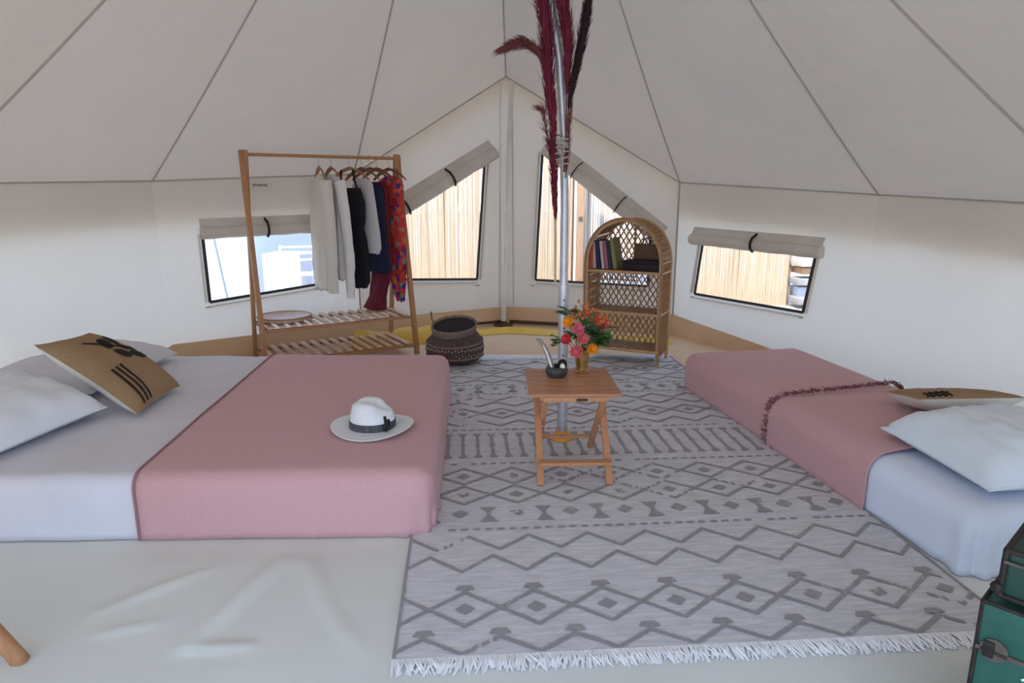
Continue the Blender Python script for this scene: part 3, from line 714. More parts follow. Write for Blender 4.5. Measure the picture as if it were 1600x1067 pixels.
m_ = MB(); m_.tube([sf(.34 + .5 * t / 10, .84 - .24 * (t / 10) ** 1.2) for t in range(11)], .005, 5, flat=.5); m_.build('sprig_stem', M['inkblack'], cu)
for k in range(3):
    x0 = .15 + .075 * k; print_shape(cu, sf, 'stripe', [(x0 + (.0 if j < 12 else .034) , .02 + .45 * ((j if j < 12 else 23 - j) / 11)) for j in range(24)])
cu2, sf2 = cushion('burlap cushion with black cross stitch lying behind the pale blue pillow', [((1.87, 2.96, .420), (2.38, 2.97, .425)), ((1.96, 3.40, .325), (2.45, 3.36, .33))], .032, 8, 2.4)
for k in range(4):
    for s_ in (-1, 1): m_ = MB(); m_.tube([sf2(.12 + .06 * k - s_ * .025, .02), sf2(.12 + .06 * k, .09), sf2(.12 + .06 * k + s_ * .025, .16)], .005, 5); m_.build('cross_stitch', M['inkblack'], cu2)

# ------------------------------------------------------------------ hat
ht = thing('fedora_hat', 'white fedora with black band lying on the pink bedspread', 'hat', (-.645, 2.955, .283), math.radians(-8))
def brimf(q, a, i): return q + Vector((0, 0, .010 * (q.length / .19) ** 2 * math.cos(2 * a) * (1 if i < 8 else 1)))
MB().lathe([(.095, .004), (.12, .006), (.15, .007), (.175, .010), (.187, .014), (.189, .017), (.186, .019), (.172, .015), (.15, .012), (.12, .010), (.095, .012)], 56, fn=brimf).build('brim', M['hat'], ht)
def crownf(q, a, i):
    z = q.z; f = sm(z, .02, .14)
    x, y = q.x * 1.02, q.y * (1 - .02 * f)
    fr_ = sm(z, .06, .13); pin = fr_ * (.020 * math.exp(-((a - .65) / .38) ** 2) + .020 * math.exp(-((a - 2 * PI + .65) / .38) ** 2))
    L_ = math.hypot(x, y) or 1e-6; x -= x / L_ * pin; y -= y / L_ * pin
    dz = 0
    if z > .10: dz = -.030 * math.exp(-(y / .028) ** 2) * sm(z, .10, .135) + .012 * x / .09 * f * -1
    return Vector((x, y, z + dz))
MB().lathe([(.102, .008), (.103, .03), (.101, .05), (.098, .07), (.093, .09), (.087, .108), (.078, .122), (.064, .132), (.046, .136), (.028, .137), (.012, .137), (.001, .137)], 48, fn=crownf).build('crown', M['hat'], ht)
MB().lathe([(.1055, .013), (.1068, .015), (.1060, .046), (.104, .048)], 48).build('hat_band', M['hatband'], ht)
b = MB()
for s_ in (-1, 1): b.ball((.088, -.058 + s_ * .016, .040 + .004 * s_), .022, 10, (.55, .8, 1))
b.ball((.094, -.060, .036), .011, 8); b.bar((.088, -.066, .04), (.080, -.060, .082), .012, .004, up=(1, -1, 0)); b.build('bow', M['black'], ht)
MB().bar((.012, -.1085, .017), (.012, -.1075, .045), .02, .004, up=(0, 1, 0)).build('band_patch', M['rustmetal'], ht)

# ------------------------------------------------------------------ folding side table with its things
TT = .452
tb = thing('folding_table', 'folding acacia side table on the rug in front of the pole', 'table', (.285, 3.17, .017), math.radians(1.5))
TW, TD = .425, .465; n = 6; sw = TD / n
top = MB().box((0, 0, 0), (TW, sw - .006, .016), bev=.003)
s0 = top.build('top_slat', M['acacia'], tb, loc=(0, -TD / 2 + sw / 2, TT - .017 - .008))
for k in range(1, n): dup(s0, tb, (0, -TD / 2 + sw * (k + .5), TT - .017 - .008))
for x in (-.15, .15): MB().box((x, 0, TT - .017 - .026), (.022, TD - .03, .02)).build('batten', M['acacia2'], tb, smooth=False)
MB().box((0, -TD / 2 + .014, TT - .017 - .028), (.29, .016, .022), bev=.003).build('apron', M['acacia2'], tb)
MB().box((.03, -TD / 2 + .004, TT - .017 - .028), (.05, .006, .012)).build('catch', M['frame'], tb, smooth=False)
for x, nm in ((-.158, 0), (.165, 0)):
    MB().bar((x, .12, TT - .05), (x, -.255, 0), .032, .022, up=(0, 1, 0), bev=.003).build('leg', M['acacia2'], tb)
for x in (-.135, .140):
    MB().bar((x, -.18, TT - .05), (x, .235, 0), .030, .022, up=(0, 1, 0), bev=.003).build('leg', M['acacia2'], tb)
MB().bar((-.165, -.222, .098), (.175, -.222, .098), .045, .016, up=(0, 0, 1), bev=.003).build('stretcher', M['acacia2'], tb)
MB().bar((-.14, .165, .085), (.145, .165, .085), .03, .014, up=(0, 0, 1), bev=.003).build('stretcher', M['acacia2'], tb)
for x in (-.147, .152): MB().tube([(x - .012, -.03, .21), (x + .012, -.03, .21)], .006, 8).build('bolt', M['steel'], tb)
tb['label'] = 'folding acacia side table on the rug in front of the pole'
# bowl with horn and stone
bw = thing('stone_bowl', 'small dark stoneware bowl on the folding table', 'bowl', (.222, 3.245, TT))
MB().lathe([(.030, 0), (.046, .006), (.055, .022), (.056, .036), (.050, .050), (.043, .054), (.040, .050), (.045, .036), (.040, .014), (.001, .010)], 24).build('bowl_body', M['stoneware'], bw)
MB().lathe([(.001, .030), (.030, .034), (.046, .036)], 16).build('sand_fill', M['basket_in'], bw)
ho = thing('horn', 'curved grey horn standing in the dark stone bowl', 'ornament', (.205, 3.24, TT + .03))
hp = [(0, 0, 0), (-.014, 0, .045), (-.030, 0, .090), (-.048, .002, .128), (-.068, .004, .153), (-.084, .006, .162)]
MB().tube(hp, [.011, .012, .0125, .011, .009, .005], 10).build('horn_shaft', M['horn'], ho)
MB().tube([(q[0] - .002, q[1] - .009, q[2]) for q in hp[:4]], [.004, .0055, .005, .003], 8).build('pale_stripe', M['whitestone'], ho)
pe = tag(MB().ball((0, 0, 0), .017, 12, (.8, .8, 1.25)).build('pebble', M['whitestone'], loc=(.250, 3.222, TT + .052)), 'white oval pebble sitting in the dark stone bowl', 'stone')
dk = tag(MB().ball((0, 0, 0), .026, 14, (.9, .8, 1.0)).build('pebble', M['pad'], loc=(.252, 3.258, TT + .060)), 'black rounded stone behind the white pebble in the bowl', 'stone')
va = thing('brass_vase', 'small waisted brass vase holding the flowers', 'vase', (.358, 3.335, TT))
MB().lathe([(.036, 0), (.038, .006), (.030, .014), (.030, .03), (.034, .055), (.037, .085), (.041, .118), (.043, .122), (.039, .120), (.034, .085), (.028, .03), (.001, .028)], 24).build('vase_body', M['brass'], va)
MB().lathe([(.0305, .016), (.033, .018), (.033, .024), (.0305, .026)], 24).build('ring', M['brass'], va)
VB = Vector((.358, 3.335, TT + .05))
def bloom(mb, c, r, layers=4, n=9, ax=Vector((0, -.6, .8))):
    ax = ax.normalized(); x = ax.orthogonal().normalized(); y = ax.cross(x)
    for l in range(layers):
        f = 1 - l / (layers + .3); rr = r * (.35 + .65 * f); up = .15 + l * .30
        for k in range(n):
            a = 2 * PI * (k + .5 * l) / n + R.uniform(-.1, .1); d = x * math.cos(a) + y * math.sin(a); sd = ax.cross(d); w_ = rr * 2.3 / n
            q0 = c + ax * (r * .1 * l); q1 = c + d * rr * .6 + ax * r * up * .55; q2 = c + d * rr * R.uniform(.92, 1.06) + ax * r * up * R.uniform(.7, 1.0)
            mb.add([q0, q1 + sd * w_, q2 + sd * w_ * .7, q2 + ax * r * .08, q2 - sd * w_ * .7, q1 - sd * w_], [(0, 1, 2, 3), (0, 3, 4, 5)])
    mb.ball(c + ax * r * .25, r * .42, 8)
def leafshape(mb, a, d, L, wd, up=Vector((0, 0, 1))):
    d = d.normalized(); s_ = d.cross(up); s_ = s_.normalized() if s_.length > 1e-3 else Vector((1, 0, 0)); n_ = s_.cross(d)
    pr = [(0, .1), (.2, .7), (.45, 1), (.7, .75), (.9, .3), (1, .02)]; vs = []
    for t, k in pr: c = a + d * L * t - n_ * L * .15 * t * t; vs += [c - s_ * wd * k + n_ * wd * .25 * k, c, c + s_ * wd * k + n_ * wd * .25 * k]
    mb.add(vs, [(i * 3 + j, i * 3 + j + 1, i * 3 + j + 4, i * 3 + j + 3) for i in range(5) for j in (0, 1)])
def stem_to(o, top, r=.0022):
    a = VB + Vector((R.uniform(-.012, .012), R.uniform(-.012, .012), 0)); mid = a.lerp(top, .45) + Vector((0, 0, .03))
    c = Vector(o.location); MB().tube([a - c, mid - c, top - c], r, 6).build('stem', M['leaf'], o)
def flower(label, top, r, m, layers=4, n=10, ax=(0, -.7, .7)):
    o = thing('flower', label, 'flower', VB, 0, 'cut flowers in the brass vase'); t_ = Vector(top); stem_to(o, t_)
    b = MB(); bloom(b, t_ - VB, r, layers, n, Vector(ax)); b.build('bloom', m, o, recalc=False)
flower('orange marigold high on the pole side of the bouquet', (.280, 3.31, .715), .030, M['marigold'], 4, 12, (-.3, -.8, .5))
flower('orange marigold drooping low beside the vase neck', (.402, 3.29, .582), .031, M['marigold'], 4, 12, (.3, -.9, .2))
flower('rose pink carnation in the middle of the bouquet', (.330, 3.28, .685), .033, M['rose'], 4, 9, (0, -.9, .4))
flower('coral carnation below the dark green leaves', (.352, 3.27, .640), .032, M['coral'], 4, 9, (.2, -.9, .3))
flower('red carnation on the pole side of the bouquet', (.276, 3.30, .630), .031, M['red'], 4, 9, (-.6, -.7, .3))
flower('coral carnation hanging over the vase rim', (.322, 3.27, .575), .034, M['coral'], 4, 9, (-.1, -1, .1))
def sprig(label, top, m, n=9, sp=.035):
    o = thing('flower_sprig', label, 'flower', VB, 0, 'orange sprigs in the brass vase'); t_ = Vector(top); stem_to(o, t_, .0016); b = MB(); tw = MB(); c = t_ - VB
    for k in range(n):
        q = c + Vector((R.uniform(-sp, sp), R.uniform(-sp, sp) * .7, R.uniform(-sp, sp * .7))); b.ball(q, R.uniform(.006, .011), 7, (1, 1, 1.3)); tw.tube([c + Vector((0, 0, -.03)), q], .0012, 5)
    tag(b.build('bud', m, o), kind='stuff'); tw.build('twig', M['leaf'], o)
for lab, top, m in (('orange bud sprig tallest of the bouquet', (.368, 3.35, .790), 'sprig'), ('orange bud sprig above the dark green leaves', (.335, 3.34, .762), 'sprig'), ('orange bud sprig next to the tallest sprig', (.410, 3.33, .768), 'sprig'), ('orange bud sprig leaning over the pale green leaves', (.448, 3.32, .735), 'sprig'), ('red bud sprig at the bookcase side of the bouquet', (.462, 3.33, .705), 'red'), ('orange bud sprig at the back of the bouquet', (.385, 3.38, .735), 'sprig')): sprig(lab, top, M[m], 11)
def foliage(label, top, m, n=9, L=.06, wd=.023):
    o = thing('leafy_stem', label, 'foliage', VB, 0, 'leafy stems in the brass vase'); t_ = Vector(top); stem_to(o, t_); c = t_ - VB
    for k in range(n):
        b = MB(); a = 2 * PI * k / n + R.random(); leafshape(b, c + Vector((0, 0, -.05 * R.random())), Vector((math.cos(a), math.sin(a) * .8 - .25, R.uniform(-.1, .6))), L * R.uniform(.8, 1.2), wd); b.build('leaf', m, o, recalc=False)
for lab, top, m in (('dark green leafy stem in the centre of the bouquet', (.372, 3.31, .715), 'darkleaf'), ('broad green leafy stem at the bookcase side of the bouquet', (.432, 3.31, .680), 'leaf'), ('green leafy stem reaching farthest from the pole', (.465, 3.32, .655), 'leaf'), ('green leafy stem above the low marigold', (.425, 3.30, .640), 'leaf'), ('green leafy stem highest beside the pole', (.285, 3.34, .772), 'leaf'), ('dark green leafy stem behind the carnations', (.31, 3.36, .650), 'darkleaf'), ('small green leafy stem poking past the pole', (.222, 3.32, .640), 'leaf')): foliage(lab, top, M[m], 12 if 'broad' in lab else 9, (.035 if 'small' in lab else .068) if m == 'leaf' else .055)

# ------------------------------------------------------------------ plumes tied to the centre pole
def plume(label, m, path, wmax, t0, n, stalk, r0=.004, droop=.0, hair=.09, stray=.25):
    P = [Vector(q) for q in path]
    def at(t):
        x = clamp(t) * (len(P) - 1); i = min(int(x), len(P) - 2); k = x - i
        p0, p1, p2, p3 = P[max(i - 1, 0)], P[i], P[i + 1], P[min(i + 2, len(P) - 1)]
        return .5 * ((2 * p1) + (p2 - p0) * k + (2 * p0 - 5 * p1 + 4 * p2 - p3) * k * k + (3 * p1 - p0 - 3 * p2 + p3) * k ** 3)
    o = thing('pampas_plume', label, 'plume', P[0], 0); c = P[0]
    MB().tube([at(t / 24) - c for t in range(25)], [r0 * (1 - .7 * t / 24) for t in range(25)], 6).build('stalk', stalk, o)
    h = MB()
    for k in range(n):
        t = t0 + (1 - t0) * R.random() ** .9; q = at(t); d = (at(t + .02) - at(t - .02)).normalized()
        s_ = d.orthogonal().normalized(); s_ = Matrix.Rotation(R.uniform(0, 2 * PI), 3, d) @ s_
        env = math.sin(PI * clamp((t - t0) / (1 - t0) * .93 + .05)) ** .6
        L = hair * (.5 + .8 * R.random()); sp = wmax * env * R.uniform(.2, 1.0) * (1.5 if R.random() < stray * .3 else 1)
        a = q - c; b = a + d * L * .55 + s_ * sp * .75; e = a + d * L + s_ * sp + Vector((0, 0, -droop * L * R.random()))
        wv = d.cross(s_).normalized() * (.0024 if hair > .07 else .0014)
        h.add([a - wv, a + wv, b + wv, b - wv, e], [(0, 1, 2, 3), (3, 2, 4)])
    tag(h.build('plume_hair', m, o, smooth=False, recalc=False), kind='stuff')
    return o
plume('tall burgundy pampas plume straight up on the window side of the pole', M['wine'], [(.226, 3.495, .88), (.220, 3.49, 1.25), (.205, 3.485, 1.57), (.185, 3.48, 1.80), (.168, 3.475, 2.07), (.142, 3.47, 2.28), (.120, 3.47, 2.55)], .058, .40, 2400, M['straw'], .006, hair=.12)
plume('burgundy pampas plume crossing in front of the pole top', M['wine'], [(.262, 3.49, 1.45), (.268, 3.485, 1.62), (.268, 3.475, 1.85), (.268, 3.46, 2.02), (.250, 3.45, 2.16), (.226, 3.44, 2.30), (.20, 3.44, 2.5)], .050, .30, 2200, M['rust'], .004, hair=.11)
plume('reddish pampas plume arching over and drooping to the gable apex', M['rust'], [(.222, 3.49, 1.55), (.196, 3.48, 1.72), (.176, 3.475, 1.85), (.150, 3.47, 1.97), (.100, 3.47, 2.03), (.050, 3.47, 2.045), (-.01, 3.47, 2.035)], .046, .38, 800, M['rust'], .003, droop=.35, hair=.08)
plume('black pampas plume leaning away towards the single bed', M['blackplume'], [(.268, 3.49, 1.50), (.274, 3.48, 1.70), (.290, 3.475, 1.83), (.322, 3.47, 1.99), (.345, 3.47, 2.12), (.362, 3.47, 2.25), (.372, 3.47, 2.42)], .036, .20, 2000, M['rust'], .003, hair=.09)
plume('short reddish brown frond hanging at the cord tie', M['rust'], [(.222, 3.49, 1.42), (.205, 3.485, 1.50), (.185, 3.48, 1.58), (.165, 3.475, 1.67), (.155, 3.47, 1.73), (.142, 3.47, 1.745)], .05, .10, 260, M['rust'], .003, droop=.5, hair=.06)
plume('slim burgundy plume with its head down along the pole', M['wine'], [(.224, 3.485, .93), (.224, 3.48, 1.12), (.219, 3.48, 1.28), (.210, 3.48, 1.45), (.204, 3.478, 1.62), (.206, 3.478, 1.75)], .032, .28, 1200, M['straw'], .006, hair=.09)
plume('brown wisp of dry grass on the far side of the cord tie', M['rust'], [(.270, 3.50, 1.42), (.276, 3.495, 1.50), (.279, 3.49, 1.58), (.284, 3.485, 1.68), (.290, 3.48, 1.74)], .03, .05, 220, M['rust'], .003, droop=.2, hair=.07)
cd_ = MB()
for k in range(7):
    z = 1.50 + k * .020; cd_.tube([(.243 + .046 * math.cos(a * PI / 8), 3.503 + .040 * math.sin(a * PI / 8), z + .012 * math.sin(a * PI / 8 + k)) for a in range(17)], .0045, 6)
cd_.tube([(.24, 3.463, 1.56), (.25, 3.458, 1.50), (.252, 3.46, 1.43)], .004, 6)
tag(cd_.build('cord_tie', M['cord']), 'grey cord binding the plumes to the centre pole', 'cord')

# ------------------------------------------------------------------ clothes rack
RKL, RKR = Vector((-2.00, 5.15, 0)), Vector((-.95, 5.80, 0)); rd = (RKR - RKL).normalized(); rpn = Vector((rd.y, -rd.x, 0)); RKLen = (RKR - RKL).length
rk = thing('clothes_rack', 'honey wood clothes rack with two slatted shelves behind the double bed', 'clothes rack', ((RKL + RKR) / 2 + Vector((0, 0, FZ))), math.atan2(rd.y, rd.x))
HL = RKLen / 2; RZ = 1.62   # local: x along the rail, -y towards the bed
for s_, nm in ((-1, 0), (1, 1)):
    MB().bar((s_ * HL, -.27, 0), (s_ * HL, .018, RZ + .03), .046, .034, up=(1, 0, 0), bev=.004).build('leg', M['pine'], rk)
    MB().bar((s_ * (HL - .026), .27, 0), (s_ * (HL - .026), -.018, RZ + .03), .046, .030, up=(1, 0, 0), bev=.004).build('leg', M['pine'], rk)
    for z in (.10, .34):
        hw = .27 * (1 - z / RZ) + .01; MB().bar((s_ * (HL - .048), -hw, z - .03), (s_ * (HL - .048), hw, z - .03), .028, .018, up=(0, 0, 1), bev=.003).build('cross_bar', M['pine'], rk)
MB().tube([(-HL - .02, 0, RZ), (HL + .02, 0, RZ)], .013, 12).build('rail', M['pine'], rk)
for z in (.10, .34):
    hw = .27 * (1 - z / RZ)
    for y in (-hw + .0, hw - .0): MB().bar((-HL + .015, y, z - .024), (HL - .015, y, z - .024), .036, .02, up=(0, 0, 1), bev=.003).build('shelf_rail', M['pine'], rk)
    m_ = MB().box((0, 0, 0), (.042, 2 * hw + .03, .012), bev=.002); first = None
    for k in range(14):
        x = -HL + .075 + (2 * HL - .15) * k / 13
        if first is None: first = m_.build('slat', M['slat'], rk, loc=(x, 0, z))
        else: dup(first, rk, (x, 0, z))
def rack_pt(x, y, z): return Vector(rk.location) + rd * x + rpn * (-y) + Vector((0, 0, z))   # y negative = to the bed
RKA = math.atan2(rd.y, rd.x)
# tray on the upper shelf
ty = thing('woven_tray', 'round pale woven tray on the upper shelf of the clothes rack', 'tray', rack_pt(-.40, -.02, .347))
MB().lathe([(.001, .004), (.10, .003), (.155, .006), (.19, .022), (.205, .042), (.200, .046), (.185, .028), (.15, .013), (.10, .010), (.001, .010)], 40).build('tray_dish', M['tray'], ty)
MB().tube([(.203 * math.cos(a * PI / 24), .203 * math.sin(a * PI / 24), .044) for a in range(49)], .007, 6).build('tray_rim', M['hanger'], ty)
# hangers and clothes; local frame of a hanger: x across the shoulders, hanging down -z from the rail
def hanger(x, label, m, yaw=0.0, wd=.21, dz=0.0):
    o = thing('clothes_hanger', label, 'hanger', rack_pt(x, 0, RZ), RKA + PI / 2 + yaw, 'wooden hangers on the rack rail')
    MB().tube([(-.006, 0, -.085), (0, 0, -.055), (.012, 0, -.03), (.020, 0, -.005), (.012, 0, .016), (0, 0, .0185), (-.014, 0, .014), (-.018, 0, .002)], .0022, 6).build('hook', M['hook'], o)
    b_ = MB(); pts = [(-wd, 0, -.175), (-wd * .8, 0, -.145), (-wd * .4, 0, -.105), (0, 0, -.085), (wd * .4, 0, -.105), (wd * .8, 0, -.145), (wd, 0, -.175)]
    b_.tube(pts, [.009, .013, .015, .017, .015, .013, .009], 8, flat=.5); b_.build('shoulder_bar', m, o)
    return o
def garment(name, label, cat, m, x, yaw, prof, folds=5, amp=.012, sleeves=None, straps=None, dz=0.0, seed=0.0, hem=.02):
    """prof = list of (z below the rail, half width, half depth, centre shift); hung cloth with soft folds"""
    o = thing(name, label, cat, rack_pt(x, 0, RZ), RKA + PI / 2 + yaw); n = 40; vs = []; fs = []
    rows = []
    for i in range(len(prof) - 1):
        for k in range(4): rows.append([prof[i][j] + (prof[i + 1][j] - prof[i][j]) * k / 4 for j in range(4)])
    rows.append(list(prof[-1])); m_ = len(rows); b_ = MB()
    for i, (z, hw, hd, cx) in enumerate(rows):
        f = i / (m_ - 1)
        for k in range(n):
            a = 2 * PI * k / n; ca, sa = math.cos(a), math.sin(a); fo = amp * f * math.sin(folds * a + seed + 2 * nz(f * 3, seed)) + amp * .6 * nz(a * 2, f * 5, seed)
            e = Vector((math.copysign(abs(ca) ** .8, ca) * (hw + fo * .5) + cx, math.copysign(abs(sa) ** .8, sa) * (hd + fo), -z))
            if i == m_ - 1: e.z += hem * nz(ca * 2, sa * 2, seed + 8)
            vs.append(e)
    for i in range(m_ - 1):
        for k in range(n): k2 = (k + 1) % n; fs.append((i * n + k, i * n + k2, (i + 1) * n + k2, (i + 1) * n + k))
    b_.add(vs, fs); k_ = b_.build('garment_body', m, o)
    k_.modifiers.new('thickness', 'SOLIDIFY').thickness = .003
    for pts, r0, r1 in sleeves or ():
        P = [Vector(q) for q in pts]; q = []; N = 12
        for i in range(N + 1):
            t = i / N * (len(P) - 1); a = min(int(t), len(P) - 2); c = P[a].lerp(P[a + 1], t - a); c += Vector((.006 * nz(i * .6, seed), .006 * nz(i * .6, seed + 5), 0)); q.append(c)
        MB().tube(q, [r0 + (r1 - r0) * i / N + .005 * nz(i * .8, seed + 2) for i in range(N + 1)], 14, flat=.62).build('sleeve', m, o)
    for pts in straps or (): MB().tube(pts, .008, 6, flat=.5).build('strap', m, o)
    return o
hg = [(-.045, 'wooden hanger carrying the cream shirt', 'hanger', -.10), (.05, 'wooden hanger carrying the white blouse', 'hanger', .0), (.20, 'wooden hanger carrying the black dress', 'hanger', .42), (.30, 'wooden hanger carrying the pale grey top', 'darkhanger', .35), (.375, 'dark wooden hanger carrying the navy dress', 'darkhanger', .45), (.43, 'dark wooden hanger carrying the maroon trousers', 'darkhanger', .30), (.535, 'dark wooden hanger carrying the red patterned robe', 'darkhanger', .30)]
for x, lab, m, yw in hg: hanger(x, lab, M[m], yw)
garment('shirt', 'long cream shirt nearest the open end of the rail', 'shirt', M['shirt'], -.045, -.10, [(.135, .05, .018, 0), (.165, .14, .028, 0), (.20, .205, .034, 0), (.30, .215, .045, 0), (.6, .21, .055, 0), (.9, .215, .06, 0), (1.04, .22, .062, 0)], 7, .016, sleeves=[([(-.19, 0, -.19), (-.235, -.01, -.5), (-.25, -.01, -.8), (-.255, -.005, -1.05)], .055, .042), ([(.19, 0, -.19), (.225, .01, -.5), (.235, .02, -.8), (.23, .02, -1.02)], .055, .042)], seed=1)
garment('blouse', 'white blouse with long sleeves next to the cream shirt', 'blouse', M['blouse'], .05, .0, [(.135, .05, .018, 0), (.165, .13, .028, 0), (.20, .17, .034, 0), (.32, .17, .04, 0), (.6, .17, .048, 0), (.85, .175, .05, 0), (.96, .18, .05, 0)], 6, .014, sleeves=[([(-.18, 0, -.19), (-.225, -.02, -.5), (-.245, -.03, -.85), (-.25, -.02, -1.10)], .05, .036), ([(.18, 0, -.19), (.21, .02, -.5), (.22, .02, -.85), (.22, .02, -1.05)], .05, .036)], seed=4)
garment('dress', 'black strappy dress hanging on the rack', 'dress', M['blackcloth'], .185, .55, [(.24, .11, .030, 0), (.36, .145, .04, -.01), (.50, .135, .04, -.01), (.56, .115, .04, -.01), (.66, .14, .045, -.01), (.86, .15, .05, -.02), (1.0, .11, .045, -.05), (1.05, .05, .03, -.07)], 5, .012, straps=[[(-.085, 0, -.26), (-.07, .01, -.18), (-.06, .015, -.10)], [(.085, 0, -.26), (.07, .01, -.18), (.06, .015, -.10)]], seed=7)
garment('top', 'pale grey sleeveless top between the black and navy dresses', 'top', M['greycloth'], .30, .35, [(.16, .06, .018, 0), (.21, .12, .026, 0), (.40, .15, .034, 0), (.60, .17, .036, -.01), (.72, .165, .036, -.02), (.77, .13, .03, -.03)], 4, .008, seed=12)
garment('dress', 'navy dress hanging beside the red patterned robe', 'dress', M['navy'], .375, .45, [(.20, .08, .02, 0), (.26, .13, .026, 0), (.5, .14, .034, 0), (.75, .16, .040, 0), (.93, .175, .042, 0)], 6, .012, seed=15)
garment('trousers', 'maroon patterned trousers trailing onto the slatted shelf', 'trousers', M['maroon'], .43, .30, [(.19, .11, .012, 0), (.35, .12, .020, 0), (.8, .12, .026, -.01), (1.0, .11, .030, .01), (1.15, .09, .04, .06), (1.26, .12, .06, .11)], 5, .012, hem=.004, seed=18)
garment('robe', 'red patterned robe at the gable window end of the rail', 'robe', M['robe'], .535, .30, [(.14, .05, .015, 0), (.18, .14, .024, 0), (.22, .17, .028, 0), (.5, .165, .034, 0), (.8, .15, .036, -.02), (1.0, .09, .03, -.06), (1.18, .035, .022, -.09)], 5, .010, seed=21)

# ------------------------------------------------------------------ basket
bk = thing('wicker_basket', 'dark brown belly basket with white shells at the foot of the bed', 'basket', (-.46, 5.28, .018))
def slump(q): k = sm(q.z, .08, .30); return Vector((q.x, q.y - .03 * k, q.z + k * (.20 * q.y + .05 * q.x)))
bp_ = [(.001, .0), (.14, .0), (.19, .02), (.228, .07), (.236, .12), (.225, .17), (.195, .215), (.168, .240), (.160, .25)]
MB().lathe(bp_, 48, fn=lambda q, a, i: slump(q * (1 + .006 * math.sin(a * 24 + i * PI)))).build('basket_body', M['basket'], bk)
MB().lathe([(.158, .245), (.172, .25), (.178, .275), (.185, .305), (.178, .315), (.168, .305), (.163, .275), (.158, .25)], 48, fn=lambda q, a, i: slump(q * (1 + .005 * math.sin(a * 30)))).build('basket_rim', M['basket_rim'], bk)
MB().lathe([(.001, .10), (.15, .11), (.165, .2), (.164, .30)], 32, fn=lambda q, a, i: slump(q)).build('basket_inside', M['basket_in'], bk)
for zz, rr in ((.06, .226), (.175, .224)):
    MB().tube([slump(Vector((rr * math.cos(a * PI / 24), rr * math.sin(a * PI / 24), zz))) for a in range(49)], .009, 6).build('braid', M['basket_rim'], bk)
sh0 = MB().ball((0, 0, 0), .0060, 6, (1, .7, 1)).build('shell', M['bead'], bk, loc=(.236 * math.cos(-2.9), .236 * math.sin(-2.9), .135))
for k in range(1, 26):
    a = -2.9 + k * .11; dup(sh0, bk, slump(Vector((.2355 * math.cos(a), .2355 * math.sin(a), .135 + (.01 if k % 2 else 0)))))
for k in range(12):
    a = -1.45 + k * .11; dup(sh0, bk, (.231 * math.cos(a), .231 * math.sin(a), .09 - (.012 if k % 2 else 0)))
for s_ in (-1,): MB().tube([(s_ * .165, .02, .30), (s_ * .182, .01, .345), (s_ * .186, 0, .40), (s_ * .178, -.01, .345)], .007, 6).build('handle', M['basket_rim'], bk)

# ------------------------------------------------------------------ rattan bookcase
BA = math.radians(-27); bc = thing('rattan_bookcase', 'arched rattan bookcase with three shelves beside the gable window', 'bookcase', (1.135, 5.12, .016), BA)
# local: x to the left = negative along the front, y away from the viewer; origin at the front foot near the single bed
BW, BD, AZ = .60, .30, .80
def arch(y, r, x0, x1, z1, ztop, name, m):
    cx, rx = (x0 + x1) / 2, (x1 - x0) / 2
    pts = [(x0, y, 0), (x0, y, .3), (x0, y, z1)] + [(cx - rx * math.cos(a * PI / 18), y, z1 + (ztop - z1) * math.sin(a * PI / 18)) for a in range(1, 18)] + [(x1, y, z1), (x1, y, .3), (x1, y, 0)]
    return MB().tube(pts, r, 8).build(name, m, bc)
arch(0, .0145, -BW, 0, AZ, 1.125, 'front_arch', M['cane2']); arch(BD, .0145, -BW, 0, AZ, 1.125, 'rear_arch', M['cane2'])
arch(-.014, .008, -BW - .012, .012, AZ, 1.14, 'outer_cane', M['cane'])
for z in (.105, .40, .725):
    sh_ = MB().box((-BW / 2, BD / 2, z), (BW - .01, BD, .014), bev=.003).build('shelf', M['cane'], bc)
    MB().tube([(-BW - .01, -.004, z), (.01, -.004, z)], .012, 8).build('shelf_rail', M['cane2'], sh_)
    sr = MB()
    for k in range(22): x = -BW + .02 + (BW - .04) * k / 21; sr.tube([(x, .005, z + .008), (x, BD - .005, z + .008)], .006, 5)
    tag(sr.build('shelf_cane', M['cane'], sh_), kind='stuff')
def zt(x): t = clamp((x + BW / 2) / (BW / 2), -1, 1); return AZ + (1.125 - AZ) * math.sqrt(max(0, 1 - t * t))
